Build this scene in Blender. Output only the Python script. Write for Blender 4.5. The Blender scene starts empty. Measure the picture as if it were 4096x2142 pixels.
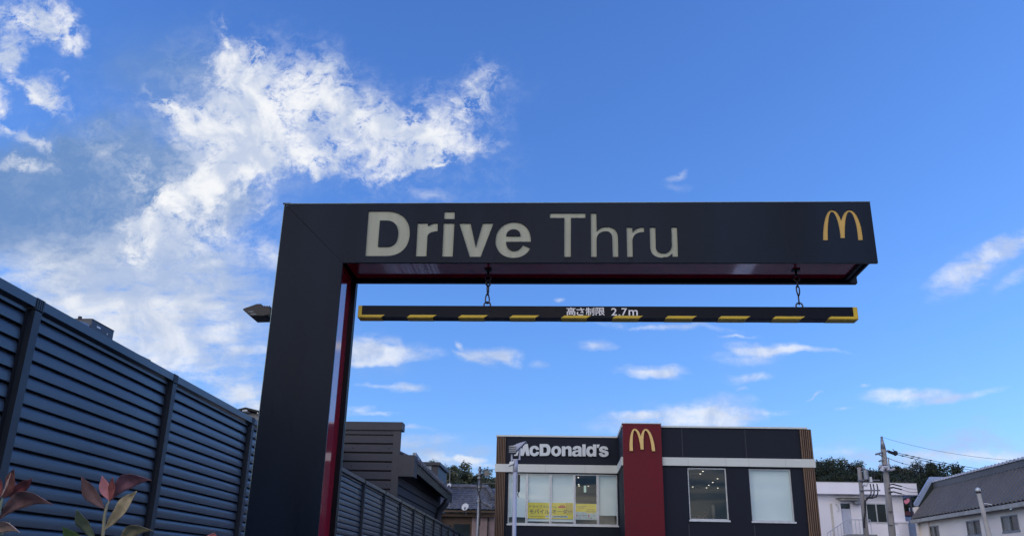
import bpy, bmesh, math, random
from mathutils import Vector, Matrix, noise
random.seed(7)
sc = bpy.context.scene
col = sc.collection
R = math.radians
# ------------------------------------------------------------------ camera
FPX = 3405.2; PITCH = 0.3474; ROLL = 0.0215; YAW = 0.0606; EYE = 1.55
CF = Vector((-math.sin(YAW)*math.cos(PITCH), math.cos(YAW)*math.cos(PITCH), math.sin(PITCH)))
_r = Vector((math.cos(YAW), math.sin(YAW), 0)); _u = _r.cross(CF)
CR = _r*math.cos(ROLL) + _u*math.sin(ROLL); CU = -_r*math.sin(ROLL) + _u*math.cos(ROLL)
cam = bpy.data.cameras.new('camera'); camo = bpy.data.objects.new('camera', cam); col.objects.link(camo)
M = Matrix(((CR.x, CU.x, -CF.x, 0), (CR.y, CU.y, -CF.y, 0), (CR.z, CU.z, -CF.z, EYE), (0, 0, 0, 1)))
camo.matrix_world = M
cam.sensor_width = 36; cam.lens = FPX/4096*36; cam.clip_start = .05; cam.clip_end = 3000
sc.camera = camo

def ray(x, y): return CF + CR*((x-2048)/FPX) - CU*((y-1071)/FPX)
def onY(x, y, Y): d = ray(x, y); q = d*(Y/d.y); return Vector((q.x, q.y, q.z+EYE))
def onX(x, y, X): d = ray(x, y); q = d*(X/d.x); return Vector((q.x, q.y, q.z+EYE))

# ------------------------------------------------------------------ materials
def new_mat(name):
    m = bpy.data.materials.new(name); m.use_nodes = True
    return m, m.node_tree, m.node_tree.nodes['Principled BSDF']
def mat(name, c, rough=.5, metal=0, var=.12, vscale=6, bump=0, bscale=60, spec=.5, stretch=(1, 1, 1), coat=0, rvar=.06):
    m, nt, b = new_mat(name); N = nt.nodes; L = nt.links
    b.inputs['Roughness'].default_value = rough; b.inputs['Metallic'].default_value = metal
    b.inputs['Specular IOR Level'].default_value = spec; b.inputs['Coat Weight'].default_value = coat
    b.inputs['Coat Roughness'].default_value = .08
    tc = N.new('ShaderNodeTexCoord'); mp = N.new('ShaderNodeMapping'); mp.inputs['Scale'].default_value = stretch
    L.new(tc.outputs['Object'], mp.inputs['Vector'])
    n = N.new('ShaderNodeTexNoise'); n.inputs['Scale'].default_value = vscale; n.inputs['Detail'].default_value = 6
    L.new(mp.outputs[0], n.inputs['Vector'])
    mr = N.new('ShaderNodeMapRange'); mr.inputs[1].default_value = .3; mr.inputs[2].default_value = .7
    mr.inputs[3].default_value = 1-var; mr.inputs[4].default_value = 1+var; L.new(n.outputs['Fac'], mr.inputs[0])
    vm = N.new('ShaderNodeVectorMath'); vm.operation = 'SCALE'; vm.inputs[0].default_value = c; L.new(mr.outputs[0], vm.inputs['Scale'])
    L.new(vm.outputs[0], b.inputs['Base Color'])
    m2 = N.new('ShaderNodeMapRange'); m2.inputs[1].default_value = .3; m2.inputs[2].default_value = .7
    m2.inputs[3].default_value = max(0, rough-rvar); m2.inputs[4].default_value = min(1, rough+rvar)
    L.new(n.outputs['Fac'], m2.inputs[0]); L.new(m2.outputs[0], b.inputs['Roughness'])
    if bump:
        n2 = N.new('ShaderNodeTexNoise'); n2.inputs['Scale'].default_value = bscale; n2.inputs['Detail'].default_value = 4
        L.new(mp.outputs[0], n2.inputs['Vector'])
        bp = N.new('ShaderNodeBump'); bp.inputs['Strength'].default_value = bump; bp.inputs['Distance'].default_value = .02
        L.new(n2.outputs['Fac'], bp.inputs['Height']); L.new(bp.outputs[0], b.inputs['Normal'])
    return m
def emit(name, c, s):
    m, nt, b = new_mat(name); b.inputs['Base Color'].default_value = (*c, 1)
    b.inputs['Emission Color'].default_value = (*c, 1); b.inputs['Emission Strength'].default_value = s; return m

M_ = {}
M_['fascia'] = mat('charcoal coated metal', (.0065, .0145, .029), .30, .0, .40, 3.0, .02, 400, .14, (1, 1, .18), rvar=.06)
M_['fascia_back'] = mat('black coated metal', (.006, .007, .010), .4, spec=.25)
M_['edge'] = mat('pale metal trim', (.20, .27, .26), .25, .6)
M_['red_gloss'] = mat('glossy red acrylic', (.42, .011, .036), .035, 0, .05, 2, 0, spec=.9, rvar=.01, coat=.6)
M_['letter'] = mat('weathered cream acrylic', (.41, .435, .33), .35, 0, .10, 9, stretch=(3, 1, .25), spec=.3)
M_['logo'] = mat('amber acrylic', (.70, .46, .12), .35, 0, .06, 6, spec=.3)
M_['dirt'] = mat('dark dirt streak', (.008, .011, .018), .55, spec=.2)
M_['bar'] = mat('black bar paint', (.004, .007, .015), .3, 0, .15, 3, spec=.12)
M_['yellow'] = mat('yellow safety film', (.72, .50, .02), .4, 0, .08, 8)
M_['vinyl'] = mat('white vinyl', (.92, .93, .94), .5, 0, .03)
M_['chain'] = mat('tarnished steel', (.10, .09, .10), .36, .8, .3, 30, .2, 120)
M_['fence'] = mat('blue grey aluminium', (.046, .062, .082), .32, .12, .20, 1.3, .03, 200, .7, rvar=.05)
M_['fence_post'] = mat('dark aluminium post', (.030, .039, .050), .45, .1, .08, 3)
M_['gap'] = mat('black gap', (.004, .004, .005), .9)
M_['siding'] = mat('dark brown grey siding', (.052, .056, .070), .6, 0, .14, 3, .25, 40, .3, (1, 1, 12))
M_['siding_trim'] = mat('dark grey trim', (.048, .052, .064), .5, spec=.3)
M_['mc_wall'] = mat('slate panel wall', (.010, .0145, .027), .6, 0, .10, .8, .12, 30, .2)
M_['mc_red'] = mat('red coated panel', (.128, .0085, .018), .5, 0, .07, .7, .08, 20, .2)
M_['white_band'] = mat('off white metal band', (.58, .63, .60), .45, 0, .06, .6, .04, 8)
M_['wood'] = mat('brown timber slat', (.16, .108, .076), .6, 0, .25, 6, .1, 40, .3, (1, 1, .15))
M_['alu'] = mat('aluminium frame', (.55, .60, .64), .35, .3)
M_['logo3'] = mat('golden yellow emblem', (.72, .50, .17), .4, 0, .05)
M_['letter_w'] = mat('white sign letter', (.60, .66, .68), .4, 0, .04)
M_['blind'] = mat('roller blind cloth', (.78, .84, .86), .8, 0, .04, 1)
M_['room'] = mat('grey interior wall', (.34, .37, .39), .8, 0, .08, 1)
M_['room_beige'] = mat('beige interior panel', (.38, .32, .26), .7)
M_['poster'] = mat('yellow poster', (.86, .66, .03), .5, 0, .05, 3)
M_['poster_dk'] = mat('golden poster block', (.66, .46, .02), .5)
M_['ink'] = mat('dark ink', (.03, .026, .03), .6)
M_['ink_red'] = mat('red ink', (.6, .09, .06), .6)
M_['ink_org'] = mat('brown ink', (.35, .2, .04), .6)
M_['pos_white'] = mat('white poster paper', (.55, .60, .60), .6)
M_['galv'] = mat('galvanised pole', (.24, .26, .29), .4, .45, .15, 5)
M_['galv_lt'] = mat('pale painted pole', (.42, .46, .57), .45, .1, .06, 3)
M_['conc'] = mat('concrete pole', (.27, .26, .25), .9, 0, .2, 3, .3, 30, .2, (1, 1, .3))
M_['black'] = mat('black plastic', (.012, .013, .016), .5)
M_['lens'] = mat('lamp lens', (.12, .13, .14), .2)
M_['wire'] = mat('black cable', (.015, .016, .02), .6)
M_['asphalt'] = mat('pale worn asphalt', (.17, .17, .165), .9, 0, .25, .7, .6, 80, .2)
M_['paint'] = mat('road paint', (.75, .75, .72), .7, 0, .12, 6)
M_['tile'] = mat('grey roof tile', (.13, .14, .165), .42, 0, .45, 5, .2, 30, .5)
M_['render_pink'] = mat('pinkish render wall', (.30, .24, .25), .9, 0, .15, 2, .2, 30)
M_['brown'] = mat('brown timber', (.09, .06, .045), .7, 0, .2, 3)
M_['dglass'] = mat('dark window glass', (.03, .045, .05), .08, 0, .3, 1, spec=.8)
M_['cglass'] = mat('curtained window glass', (.16, .17, .17), .25, 0, .2, 2, spec=.7)
M_['white_wall'] = mat('white rendered wall', (.83, .84, .92), .85, 0, .09, .35, .15, 8, .2, (1, 1, .35))
M_['door_blue'] = mat('pale blue steel door', (.46, .52, .66), .5, 0, .05)
M_['ware_wall'] = mat('cream mortar wall', (.84, .77, .70), .9, 0, .09, .3, .2, 10, .2, (1, 1, .4))
M_['ware_roof'] = mat('grey corrugated sheet', (.105, .104, .106), .55, .1, .18, .8, .05, 10)
M_['ware_cap'] = mat('pale sheet end', (.42, .45, .52), .5, .2, .2, 5)
M_['gutter'] = mat('pale gutter', (.36, .36, .34), .7, 0, .2, 2)
M_['blue_trim'] = mat('pale blue coping', (.30, .39, .58), .4, .1, .06)
M_['green_blk'] = mat('dark green wall', (.02, .032, .032), .8)
M_['maroon'] = mat('maroon sheet roof', (.10, .025, .03), .6)
M_['pink'] = mat('pink sign', (.75, .22, .28), .5)
M_['tank'] = mat('grey blue tank', (.28, .34, .42), .5, 0, .15, 1)
M_['dish'] = mat('white dish', (.60, .64, .68), .5)
M_['soil'] = mat('hill undergrowth', (.020, .028, .018), .95, 0, .5, .15, .8, 1.5, .1)
M_['trunk'] = mat('tree bark', (.06, .045, .035), .9, 0, .3, 8)
M_['beige_wall'] = mat('light grey house wall', (.42, .42, .44), .85)
M_['ac'] = mat('dark sheet box', (.07, .08, .095), .5, .2)

def leaf_mat(name, c1, c2, scale, rough=.55, trans=.25):
    m, nt, b = new_mat(name); N = nt.nodes; L = nt.links
    tc = N.new('ShaderNodeTexCoord'); n = N.new('ShaderNodeTexNoise'); n.inputs['Scale'].default_value = scale
    n.inputs['Detail'].default_value = 4; L.new(tc.outputs['Object'], n.inputs['Vector'])
    cr = N.new('ShaderNodeValToRGB'); cr.color_ramp.elements[0].position = .35; cr.color_ramp.elements[1].position = .65
    cr.color_ramp.elements[0].color = (*c1, 1); cr.color_ramp.elements[1].color = (*c2, 1)
    L.new(n.outputs['Fac'], cr.inputs[0]); L.new(cr.outputs[0], b.inputs['Base Color'])
    b.inputs['Roughness'].default_value = rough; b.inputs['Specular IOR Level'].default_value = .3
    if trans:
        t = N.new('ShaderNodeBsdfTranslucent'); L.new(cr.outputs[0], t.inputs[0]); mx = N.new('ShaderNodeMixShader')
        mx.inputs[0].default_value = trans; L.new(b.outputs[0], mx.inputs[1]); L.new(t.outputs[0], mx.inputs[2])
        L.new(mx.outputs[0], N['Material Output'].inputs['Surface'])
    return m
M_['crown1'] = leaf_mat('dark evergreen foliage', (.014, .025, .017), (.036, .053, .034), .35, .7, .15)
M_['crown2'] = leaf_mat('olive foliage', (.018, .030, .019), (.044, .060, .038), .35, .7, .15)
M_['crown3'] = leaf_mat('grey green foliage', (.030, .040, .032), (.080, .090, .070), .35, .7, .15)

def glass_mat():
    m, nt, b = new_mat('clear window glass'); N = nt.nodes; L = nt.links
    g = N.new('ShaderNodeBsdfGlossy'); g.inputs['Roughness'].default_value = .02; g.inputs['Color'].default_value = (.9, .95, 1, 1)
    t = N.new('ShaderNodeBsdfTransparent'); t.inputs[0].default_value = (.93, .97, .97, 1)
    f = N.new('ShaderNodeLayerWeight'); f.inputs[0].default_value = .5; pw = N.new('ShaderNodeMath'); pw.operation = 'POWER'
    L.new(f.outputs['Facing'], pw.inputs[0]); pw.inputs[1].default_value = 5
    mr = N.new('ShaderNodeMath'); mr.operation = 'MULTIPLY_ADD'
    mr.inputs[1].default_value = .9; mr.inputs[2].default_value = .02; mr.use_clamp = True; L.new(pw.outputs[0], mr.inputs[0])
    mx = N.new('ShaderNodeMixShader'); L.new(mr.outputs[0], mx.inputs[0]); L.new(t.outputs[0], mx.inputs[1]); L.new(g.outputs[0], mx.inputs[2])
    L.new(mx.outputs[0], N['Material Output'].inputs['Surface']); return m
M_['glass'] = glass_mat()

# ------------------------------------------------------------------ geometry helpers
class MB:
    def __init__(s): s.v = []; s.f = []; s.m = []
    def add(s, vs, fs, mi=0):
        o = len(s.v); s.v += [tuple(v) for v in vs]; s.f += [tuple(i+o for i in f) for f in fs]; s.m += [mi]*len(fs); return s
    def box(s, x0, x1, y0, y1, z0, z1, mi=0):
        if x0 > x1: x0, x1 = x1, x0
        if y0 > y1: y0, y1 = y1, y0
        if z0 > z1: z0, z1 = z1, z0
        return s.add([(x, y, z) for z in (z0, z1) for y in (y0, y1) for x in (x0, x1)],
              [(0, 2, 3, 1), (4, 5, 7, 6), (0, 1, 5, 4), (2, 6, 7, 3), (0, 4, 6, 2), (1, 3, 7, 5)], mi)
    def prism(s, poly, d, mi=0):            # polygon of 3-D points swept by vector d
        n = len(poly); a = [Vector(p) for p in poly]; b = [p+Vector(d) for p in a]
        return s.add(a+b, [tuple(range(n))[::-1], tuple(range(n, 2*n))]+[(i, (i+1) % n, n+(i+1) % n, n+i) for i in range(n)], mi)
    def tube(s, pts, r, n=8, mi=0, closed=False, cap=True):
        pts = [Vector(p) for p in pts]; K = len(pts); rr = r if isinstance(r, (list, tuple)) else [r]*K
        rings = []; up = None
        for i, p in enumerate(pts):
            if closed: t = pts[(i+1) % K]-pts[i-1]
            else: t = pts[min(i+1, K-1)]-pts[max(i-1, 0)]
            t.normalize()
            if up is None: up = Vector((0, 0, 1)) if abs(t.z) < .9 else Vector((0, 1, 0))
            a = t.cross(up); 
            if a.length < 1e-4: a = t.cross(Vector((1, 0, 0)))
            a.normalize(); b = a.cross(t).normalized(); up = b
            rings.append([p+(a*math.cos(2*math.pi*k/n)+b*math.sin(2*math.pi*k/n))*rr[i] for k in range(n)])
        vs = [v for q in rings for v in q]; fs = []
        for i in range(K if closed else K-1):
            j = (i+1) % K
            fs += [(i*n+k, i*n+(k+1) % n, j*n+(k+1) % n, j*n+k) for k in range(n)]
        if cap and not closed: fs += [tuple(range(n)), tuple(range((K-1)*n, K*n))[::-1]]
        return s.add(vs, fs, mi)
    def mesh(s, name, mats, smooth=False):
        me = bpy.data.meshes.new(name); me.from_pydata(s.v, [], s.f)
        for m in (mats if isinstance(mats, (list, tuple)) else [mats]): me.materials.append(m)
        me.polygons.foreach_set('material_index', s.m)
        bm = bmesh.new(); bm.from_mesh(me); bmesh.ops.recalc_face_normals(bm, faces=bm.faces); bm.to_mesh(me); bm.free()
        if smooth: me.shade_smooth()
        return me
    def build(s, name, mats, parent=None, bevel=0, smooth=False):
        return link(name, s.mesh(name, mats, smooth), parent, bevel)
def link(name, me, parent=None, bevel=0):
    o = bpy.data.objects.new(name, me); col.objects.link(o)
    if parent: 
        o.parent = parent; o.matrix_parent_inverse = Matrix.Translation(-Vector(parent.location)) if parent.get('_pi') is None else Matrix()
    if bevel:
        b = o.modifiers.new('bevel', 'BEVEL'); b.width = bevel; b.segments = 2; b.limit_method = 'ANGLE'
    return o
def thing(name, label, cat, loc=(0, 0, 0), group=None):
    o = bpy.data.objects.new(name, None); col.objects.link(o); o.location = loc; o.empty_display_size = .2
    o['label'] = label; o['category'] = cat
    if group: o['group'] = group
    return o
def tag(o, label, cat, group=None):
    o['label'] = label; o['category'] = cat
    if group: o['group'] = group
    return o
def struct(o): o['kind'] = 'structure'; return o
def bez(path):
    """'M x,y L x,y C a b c Z' -> list of polylines"""
    tk = path.replace(',', ' ').split(); i = 0; out = []; cur = None; cmd = None
    def num(): 
        nonlocal i; i += 1; return float(tk[i-1])
    while i < len(tk):
        if tk[i].isalpha(): cmd = tk[i]; i += 1
        if cmd == 'M': cur = [(num(), num())]; out.append(cur); cmd = 'L'
        elif cmd == 'L': cur.append((num(), num()))
        elif cmd == 'C':
            p0 = cur[-1]; a = (num(), num()); b = (num(), num()); c = (num(), num())
            for k in range(1, 13):
                t = k/12; u = 1-t
                cur.append(tuple(u**3*p0[j]+3*u*u*t*a[j]+3*u*t*t*b[j]+t**3*c[j] for j in (0, 1)))
        elif cmd == 'E':                      # ellipse cx cy rx ry
            cx, cy, rx, ry = num(), num(), num(), num()
            cur = [(cx+rx*math.cos(2*math.pi*k/40), cy+ry*math.sin(2*math.pi*k/40)) for k in range(40)]; out.append(cur)
        elif cmd == 'Z': pass
    res = []
    for c in out:
        d = [c[0]]
        for p in c[1:]:
            if math.hypot(p[0]-d[-1][0], p[1]-d[-1][1]) > 1e-4: d.append(p)
        if math.hypot(d[0][0]-d[-1][0], d[0][1]-d[-1][1]) < 1e-4: d.pop()
        res.append(d)
    return res
DG = None
def curve_to_mesh(cu, name):
    o = bpy.data.objects.new('tmp', cu); col.objects.link(o); dg = bpy.context.evaluated_depsgraph_get(); dg.update()
    me = bpy.data.meshes.new_from_object(o.evaluated_get(dg)); me.name = name
    bpy.data.objects.remove(o); bpy.data.curves.remove(cu); return me
def plate(loops, y0, y1, name, m):
    """2-D loops in (x,z) -> plate between y0 and y1; inner loops become holes"""
    cu = bpy.data.curves.new('tmp', 'CURVE'); cu.dimensions = '2D'; cu.fill_mode = 'BOTH'; cu.extrude = .5
    for lp in loops:
        sp = cu.splines.new('POLY'); sp.points.add(len(lp)-1); sp.use_cyclic_u = True
        for k, (x, z) in enumerate(lp): sp.points[k].co = (x, z, 0, 1)
    me = curve_to_mesh(cu, name)
    for v in me.vertices: x, z, h = v.co; v.co = (x, y0 if h > 0 else y1, z)
    me.materials.clear(); me.materials.append(m)
    bm = bmesh.new(); bm.from_mesh(me); bmesh.ops.remove_doubles(bm, verts=bm.verts, dist=1e-5)
    bmesh.ops.recalc_face_normals(bm, faces=bm.faces); bm.to_mesh(me); bm.free(); return me
def glyphs(body, off, x0, x1, z0, z1, y0, y1, name, m):
    """text squeezed into the given box on a plane of constant y"""
    f = bpy.data.curves.new('tmp', 'FONT'); f.body = body; f.offset = off; f.size = 1; f.extrude = .5
    me = curve_to_mesh(f, name); vs = me.vertices
    a = min(v.co.x for v in vs); b = max(v.co.x for v in vs); c = min(v.co.y for v in vs); d = max(v.co.y for v in vs)
    for v in vs:
        x, z, h = v.co
        v.co = (x0+(x-a)/(b-a)*(x1-x0), y0 if h > 0 else y1, z0+(z-c)/(d-c)*(z1-z0))
    me.materials.clear(); me.materials.append(m); return me
def pxloops(path, scale, ox, oy, Y):
    return [[(lambda p: (p.x, p.z))(onY(ox+x/scale, oy+y/scale, Y)) for x, y in c] for c in bez(path)]

# ------------------------------------------------------------------ drive-thru portal
Y0 = 4.0; Y1 = 4.337; XL = -1.4387; XR = 1.5527; XI = -1.1041; ZT = EYE+1.8054; ZB = EYE+1.4792
gate = thing('drive_through_gate', 'charcoal one-legged gate reading Drive Thru, tall post at left and long cantilever beam', 'gate', ((XL+XI)/2, Y0+.17, 0))
L3 = (3.4811, 1420, 800); L4 = (4.1548, 2140, 800)
LET = [('D', 'M 186,150 L 440,150 C 640,150 762,265 762,450 C 762,650 640,776 430,776 L 140,776 Z M 347,282 L 440,282 C 545,285 598,345 598,450 C 598,570 545,640 445,643 L 318,643 Z', L3),
 ('r', 'M 870,316 L 1018,316 L 1015,358 C 1050,322 1100,316 1153,316 L 1150,430 C 1060,440 1008,455 1006,520 L 993,780 L 845,780 Z', L3),
 ('i', 'M 1232,316 L 1385,316 L 1360,784 L 1212,784 Z M 1243,158 L 1388,158 L 1386,261 L 1238,261 Z', L3),
 ('v', 'M 1450,318 L 1608,318 L 1680,648 L 1775,318 L 1930,318 L 1748,787 L 1598,787 Z', L3),
 ('e', 'M 2449,578 L 2103,578 C 2105,650 2145,702 2212,702 C 2270,702 2310,660 2336,616 L 2443,668 C 2395,750 2320,802 2205,802 C 2050,802 1953,700 1956,560 C 1960,410 2060,302 2215,302 C 2370,302 2455,420 2449,578 Z M 2105,496 L 2304,496 C 2302,440 2270,404 2212,404 C 2150,404 2108,445 2105,496 Z', L3),
 ('T', 'M 247,212 L 838,212 L 838,294 L 598,294 L 594,940 L 486,940 L 488,294 L 247,294 Z', L4),
 ('h', 'M 927,212 L 1020,212 L 1026,512 C 1060,465 1110,438 1185,438 C 1310,438 1380,500 1381,640 L 1385,940 L 1292,940 L 1284,640 C 1282,560 1250,515 1180,515 C 1090,515 1026,560 1024,650 L 1026,940 L 933,940 Z', L4),
 ('r', 'M 1520,446 L 1615,446 L 1622,530 C 1660,470 1720,440 1812,444 L 1815,528 C 1690,525 1622,580 1621,670 L 1626,940 L 1532,940 Z', L4),
 ('u', 'M 1905,446 L 2002,446 L 2010,760 C 2012,835 2055,876 2128,876 C 2220,876 2275,820 2275,740 L 2266,444 L 2362,444 L 2379,938 L 2285,938 L 2282,880 C 2245,930 2190,953 2115,953 C 1985,953 1917,885 1914,770 Z', L4)]
ARCH = 'M 126,480 C 123,330 150,188 210,188 C 255,188 285,235 301,287 C 318,230 340,188 382,188 C 440,188 500,300 511,479 L 463,479 C 455,340 420,207 375,207 C 345,215 335,330 338,460 L 294,460 C 285,340 250,207 208,207 C 180,207 168,350 175,480 Z'
g = .0012
beam_loops = [[(XL+g*2, ZT), (XR, ZT), (XR, ZB), (XI+g, ZB)]]
for ch, pth, (s_, ox, oy) in LET: beam_loops += pxloops(pth, s_, ox, oy, Y0)
arch_l = pxloops(ARCH, 2.405, 3240, 760, Y0); beam_loops += arch_l
link('beam_fascia', plate(beam_loops, Y0, Y0+.016, 'beam_fascia', M_['fascia']), gate)
link('post_fascia', plate([[(XL, ZT-g*2), (XI, ZB), (XI, 0), (XL, 0)]], Y0, Y0+.016, 'post_fascia', M_['fascia']), gate)
for ch, pth, (s_, ox, oy) in LET:
    lp = pxloops(pth, s_, ox, oy, Y0)
    link('letter', plate(lp, Y0+.007, Y0+.015, 'letter', M_['letter']), gate)
link('arch_emblem', plate(arch_l, Y0+.005, Y0+.015, 'arch_emblem', M_['logo']), gate)
mb = MB(); mb.box(XL+.004, XR-.004, Y0+.0165, Y0+.020, ZB+.03, ZT-.006); mb.box(XL+.004, XI-.03, Y0+.0165, Y0+.020, 0, ZB+.03); mb.build('backing_plate', M_['fascia_back'], gate)
MB().box(XL, XR, Y1-.03, Y1, ZB, ZT).box(XL, XI, Y1-.03, Y1, 0, ZB-.0005).build('back_fascia', M_['fascia_back'], gate, .0015)
MB().box(XL+.003, XR-.003, Y0+.0205, Y1-.0305, ZT-.01, ZT-.002).build('top_panel', M_['fascia'], gate)
MB().box(XL+.003, XL+.012, Y0+.0205, Y1-.0305, 0, ZT-.0105).build('side_panel', M_['fascia'], gate)
MB().box(XR-.045, XR-.032, Y0+.0205, Y1-.0305, ZB+.004, ZT-.0105).box(XR-.068, XR-.0455, Y0+.0205, Y1-.0305, ZB+.012, ZB+.03).build('end_panel', M_['fascia_back'], gate)
MB().box(XI+.0005, XR-.0685, Y0+.0205, Y1-.0305, ZB+.025, ZB+.033).build('soffit_panel', M_['red_gloss'], gate)
MB().box(XI-.034, XI-.026, Y0+.0205, Y1-.0305, 0, ZB+.0245).build('inner_post_panel', M_['red_gloss'], gate)
MB().box(XL-.001, XR+.001, Y0-.0015, Y0+.006, ZT+.0005, ZT+.003).build('top_trim', M_['edge'], gate)
MB().box(XL-.0035, XL-.001, Y0-.001, Y0+.006, 0, ZT).build('side_trim', M_['edge'], gate)
MB().box(XI-.001, XI+.0015, Y1+.0005, Y1+.004, 0, ZB-.001).build('rear_trim', M_['edge'], gate)
MB().box(XL-.012, XL+.030, Y0-.002, Y0+.03, ZT+.0035, ZT+.0055).build('corner_cap', M_['fascia_back'], gate)
MB().box(XL-.06, XI+.06, Y0-.06, Y1+.06, 0.001, .012).build('base_plate', M_['fascia_back'], gate, .003)
# dirt runs under the letters of the second word (stains with a shape of their own)
for q, (zx, zw, zl) in enumerate([(500, 40, 85), (560, 28, 55), (945, 30, 60), (1000, 20, 90), (1330, 35, 60), (1380, 14, 90), (1560, 45, 55), (1610, 18, 100), (2130, 45, 60)]):
    a = onY(2140+zx/4.1548, 800+944/4.1548, Y0); b = onY(2140+(zx+zw)/4.1548, 800+(944+zl)/4.1548, Y0)
    MB().box(a.x, b.x, Y0-.0006, Y0-.0001, a.z, b.z).build('dirt_streak', M_['dirt'], gate)

# hanging height bar
BY = 4.135; BT = 2.845; BB = 2.781; BX0 = -1.037; BX1 = 1.473
bar = thing('height_limit_bar', 'black and yellow height limit bar reading 2.7m, hanging under the gate beam', 'height bar', ((BX0+BX1)/2, BY+.03, BB))
MB().box(BX0, BX1, BY, BY+.066, BB, BT).build('bar_body', M_['bar'], bar, .002)
def bx(px): return onY(px, 1270, BY).x
st = [(1627.8, 1730, 12), (1832.6, 1935.6, 12), (2038.4, 2140.7, 9), (2244.8, 2348, 11), (2450, 2556, 12), (2661, 2771, 16), (2873, 2985, 17), (3090, 3204, 16)]
hs = .014
for a, b, k in st:
    mb = MB()
    a = bx(a); b = bx(b); d = .016
    mb.prism([(a, BY-.0012, BB+.0015), (b, BY-.0012, BB+.0015), (b+d*1.3, BY-.0012, BB+hs), (a+d, BY-.0012, BB+hs)], (0, .0011, 0))
    mb.prism([(a, BY+.0015, BB-.0012), (b, BY+.0015, BB-.0012), (b, BY+.064, BB-.0012), (a, BY+.064, BB-.0012)], (0, 0, .0011))
    mb.build('warning_stripe', M_['yellow'], bar)
mb = MB(); e = .019; c0 = bx(1524.7); c1 = bx(3310)
mb.prism([(BX0+.001, BY-.0012, BB+.0015), (c0, BY-.0012, BB+.0015), (c0+.017, BY-.0012, BB+hs), (BX0+e, BY-.0012, BB+hs), (BX0+e, BY-.0012, BT-.001), (BX0+.001, BY-.0012, BT-.001)], (0, .0011, 0))
mb.box(BX0+.001, c0, BY+.0015, BY+.064, BB-.0012, BB-.0001); mb.box(BX0-.0012, BX0-.0001, BY+.001, BY+.065, BB+.001, BT-.001); mb.build('warning_corner', M_['yellow'], bar); mb = MB()
mb.prism([(c1, BY-.0012, BB+.0015), (BX1-.001, BY-.0012, BB+.0015), (BX1-.001, BY-.0012, BT-.001), (BX1-e-.002, BY-.0012, BT-.001), (BX1-e-.002, BY-.0012, BB+hs), (c1+.017, BY-.0012, BB+hs)], (0, .0011, 0))
mb.box(c1, BX1-.001, BY+.0015, BY+.064, BB-.0012, BB-.0001)
mb.box(BX1+.0001, BX1+.0012, BY+.001, BY+.065, BB+.001, BT-.001)
mb.build('warning_corner', M_['yellow'], bar)
for ch, a, b, t, bo, of in [('高', 385, 600, 283, 488, .014), ('さ', 618, 805, 292, 483, .014), ('制', 832, 1040, 288, 490, .012), ('限', 1065, 1285, 290, 490, .012),
                    ('2', 1433, 1568, 300, 492, .012), ('.', 1603, 1650, 450, 492, .0), ('7', 1672, 1807, 305, 492, .012), ('m', 1838, 2058, 345, 494, .012)]:
    p = onY(2200+a/5.8545, 1180+t/5.8545, BY); q = onY(2200+b/5.8545, 1180+bo/5.8545, BY)
    link('character', glyphs(ch, of, p.x, q.x, max(q.z, BB+.0145), p.z, BY-.0022, BY-.0013, 'character', M_['vinyl']), bar)
def ringpts(c, ax1, ax2, r1, r2, n=20, pear=0):
    c = Vector(c); a = Vector(ax1); b = Vector(ax2)
    return [c+a*(r1*math.cos(t)*(1-pear*math.sin(t)))+b*(r2*math.sin(t)) for t in [2*math.pi*k/n for k in range(n)]]
CY = BY+.033
X_ = (1, 0, 0); Z_ = (0, 0, 1); D1 = Vector((.8, .6, 0)); D2 = Vector((.25, .97, 0))
for px, py, which in [(1949, 1214, 0), (3197, 1219, 1)]:
    x = onY(px, py, CY).x
    ch = thing('hanging_chain', ['short rusty chain of carabiners holding the bar nearer the gate post', 'short rusty chain of carabiners holding the bar near its free end'][which], 'chain', (x, CY, BT), 'chains holding the height bar')
    MB().tube(ringpts((x, CY, BT+.014), X_, Z_, .0165, .0165), .0042, 8, closed=True).build('eye_ring', M_['chain'], ch, smooth=True)
    z = BT+.028
    A = D1 if which == 0 else D2; B = D2 if which == 0 else D1
    MB().tube(ringpts((x, CY, z+.021), A, Z_, .0115, .0265, pear=.35), .0037, 8, closed=True).build('carabiner', M_['chain'], ch, smooth=True)
    MB().tube(ringpts((x+.001, CY, z+.067), B, Z_, .0115, .0265, pear=-.3), .0037, 8, closed=True).build('carabiner', M_['chain'], ch, smooth=True)
    MB().tube(ringpts((x+.001, CY, z+.106), A, Z_, .013, .017), .0042, 8, closed=True).build('link', M_['chain'], ch, smooth=True)
    MB().tube(ringpts((x, CY, z+.134), X_, Z_, .0145, .0165), .0034, 8, closed=True).build('link', M_['chain'], ch, smooth=True)
    MB().tube([(x, CY, z+.150), (x, CY, ZB+.0248)], .006, 8).box(x-.018, x+.018, CY-.018, CY+.018, ZB+.019, ZB+.0245).build('ceiling_bolt', M_['fascia_back'], ch)

# ------------------------------------------------------------------ louvre fence
fd = Vector((-.0209, 1, 0)).normalized()
FO = Vector((-3.09, 4.68, 0)); FH = EYE+1.49
ang = math.atan2(-fd.x, fd.y)     # rotation about z that takes +Y to fd
fence = thing('louvre_fence', 'tall blue-grey aluminium louvre fence running back along the left side', 'fence', (FO.x, FO.y, 0))
fence.rotation_euler = (0, 0, ang)
def fchild(name, me, along, parent=None, up=0):
    o = bpy.data.objects.new(name, me); col.objects.link(o); o.parent = parent or fence; o.location = (0, along, 0); return o
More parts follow.
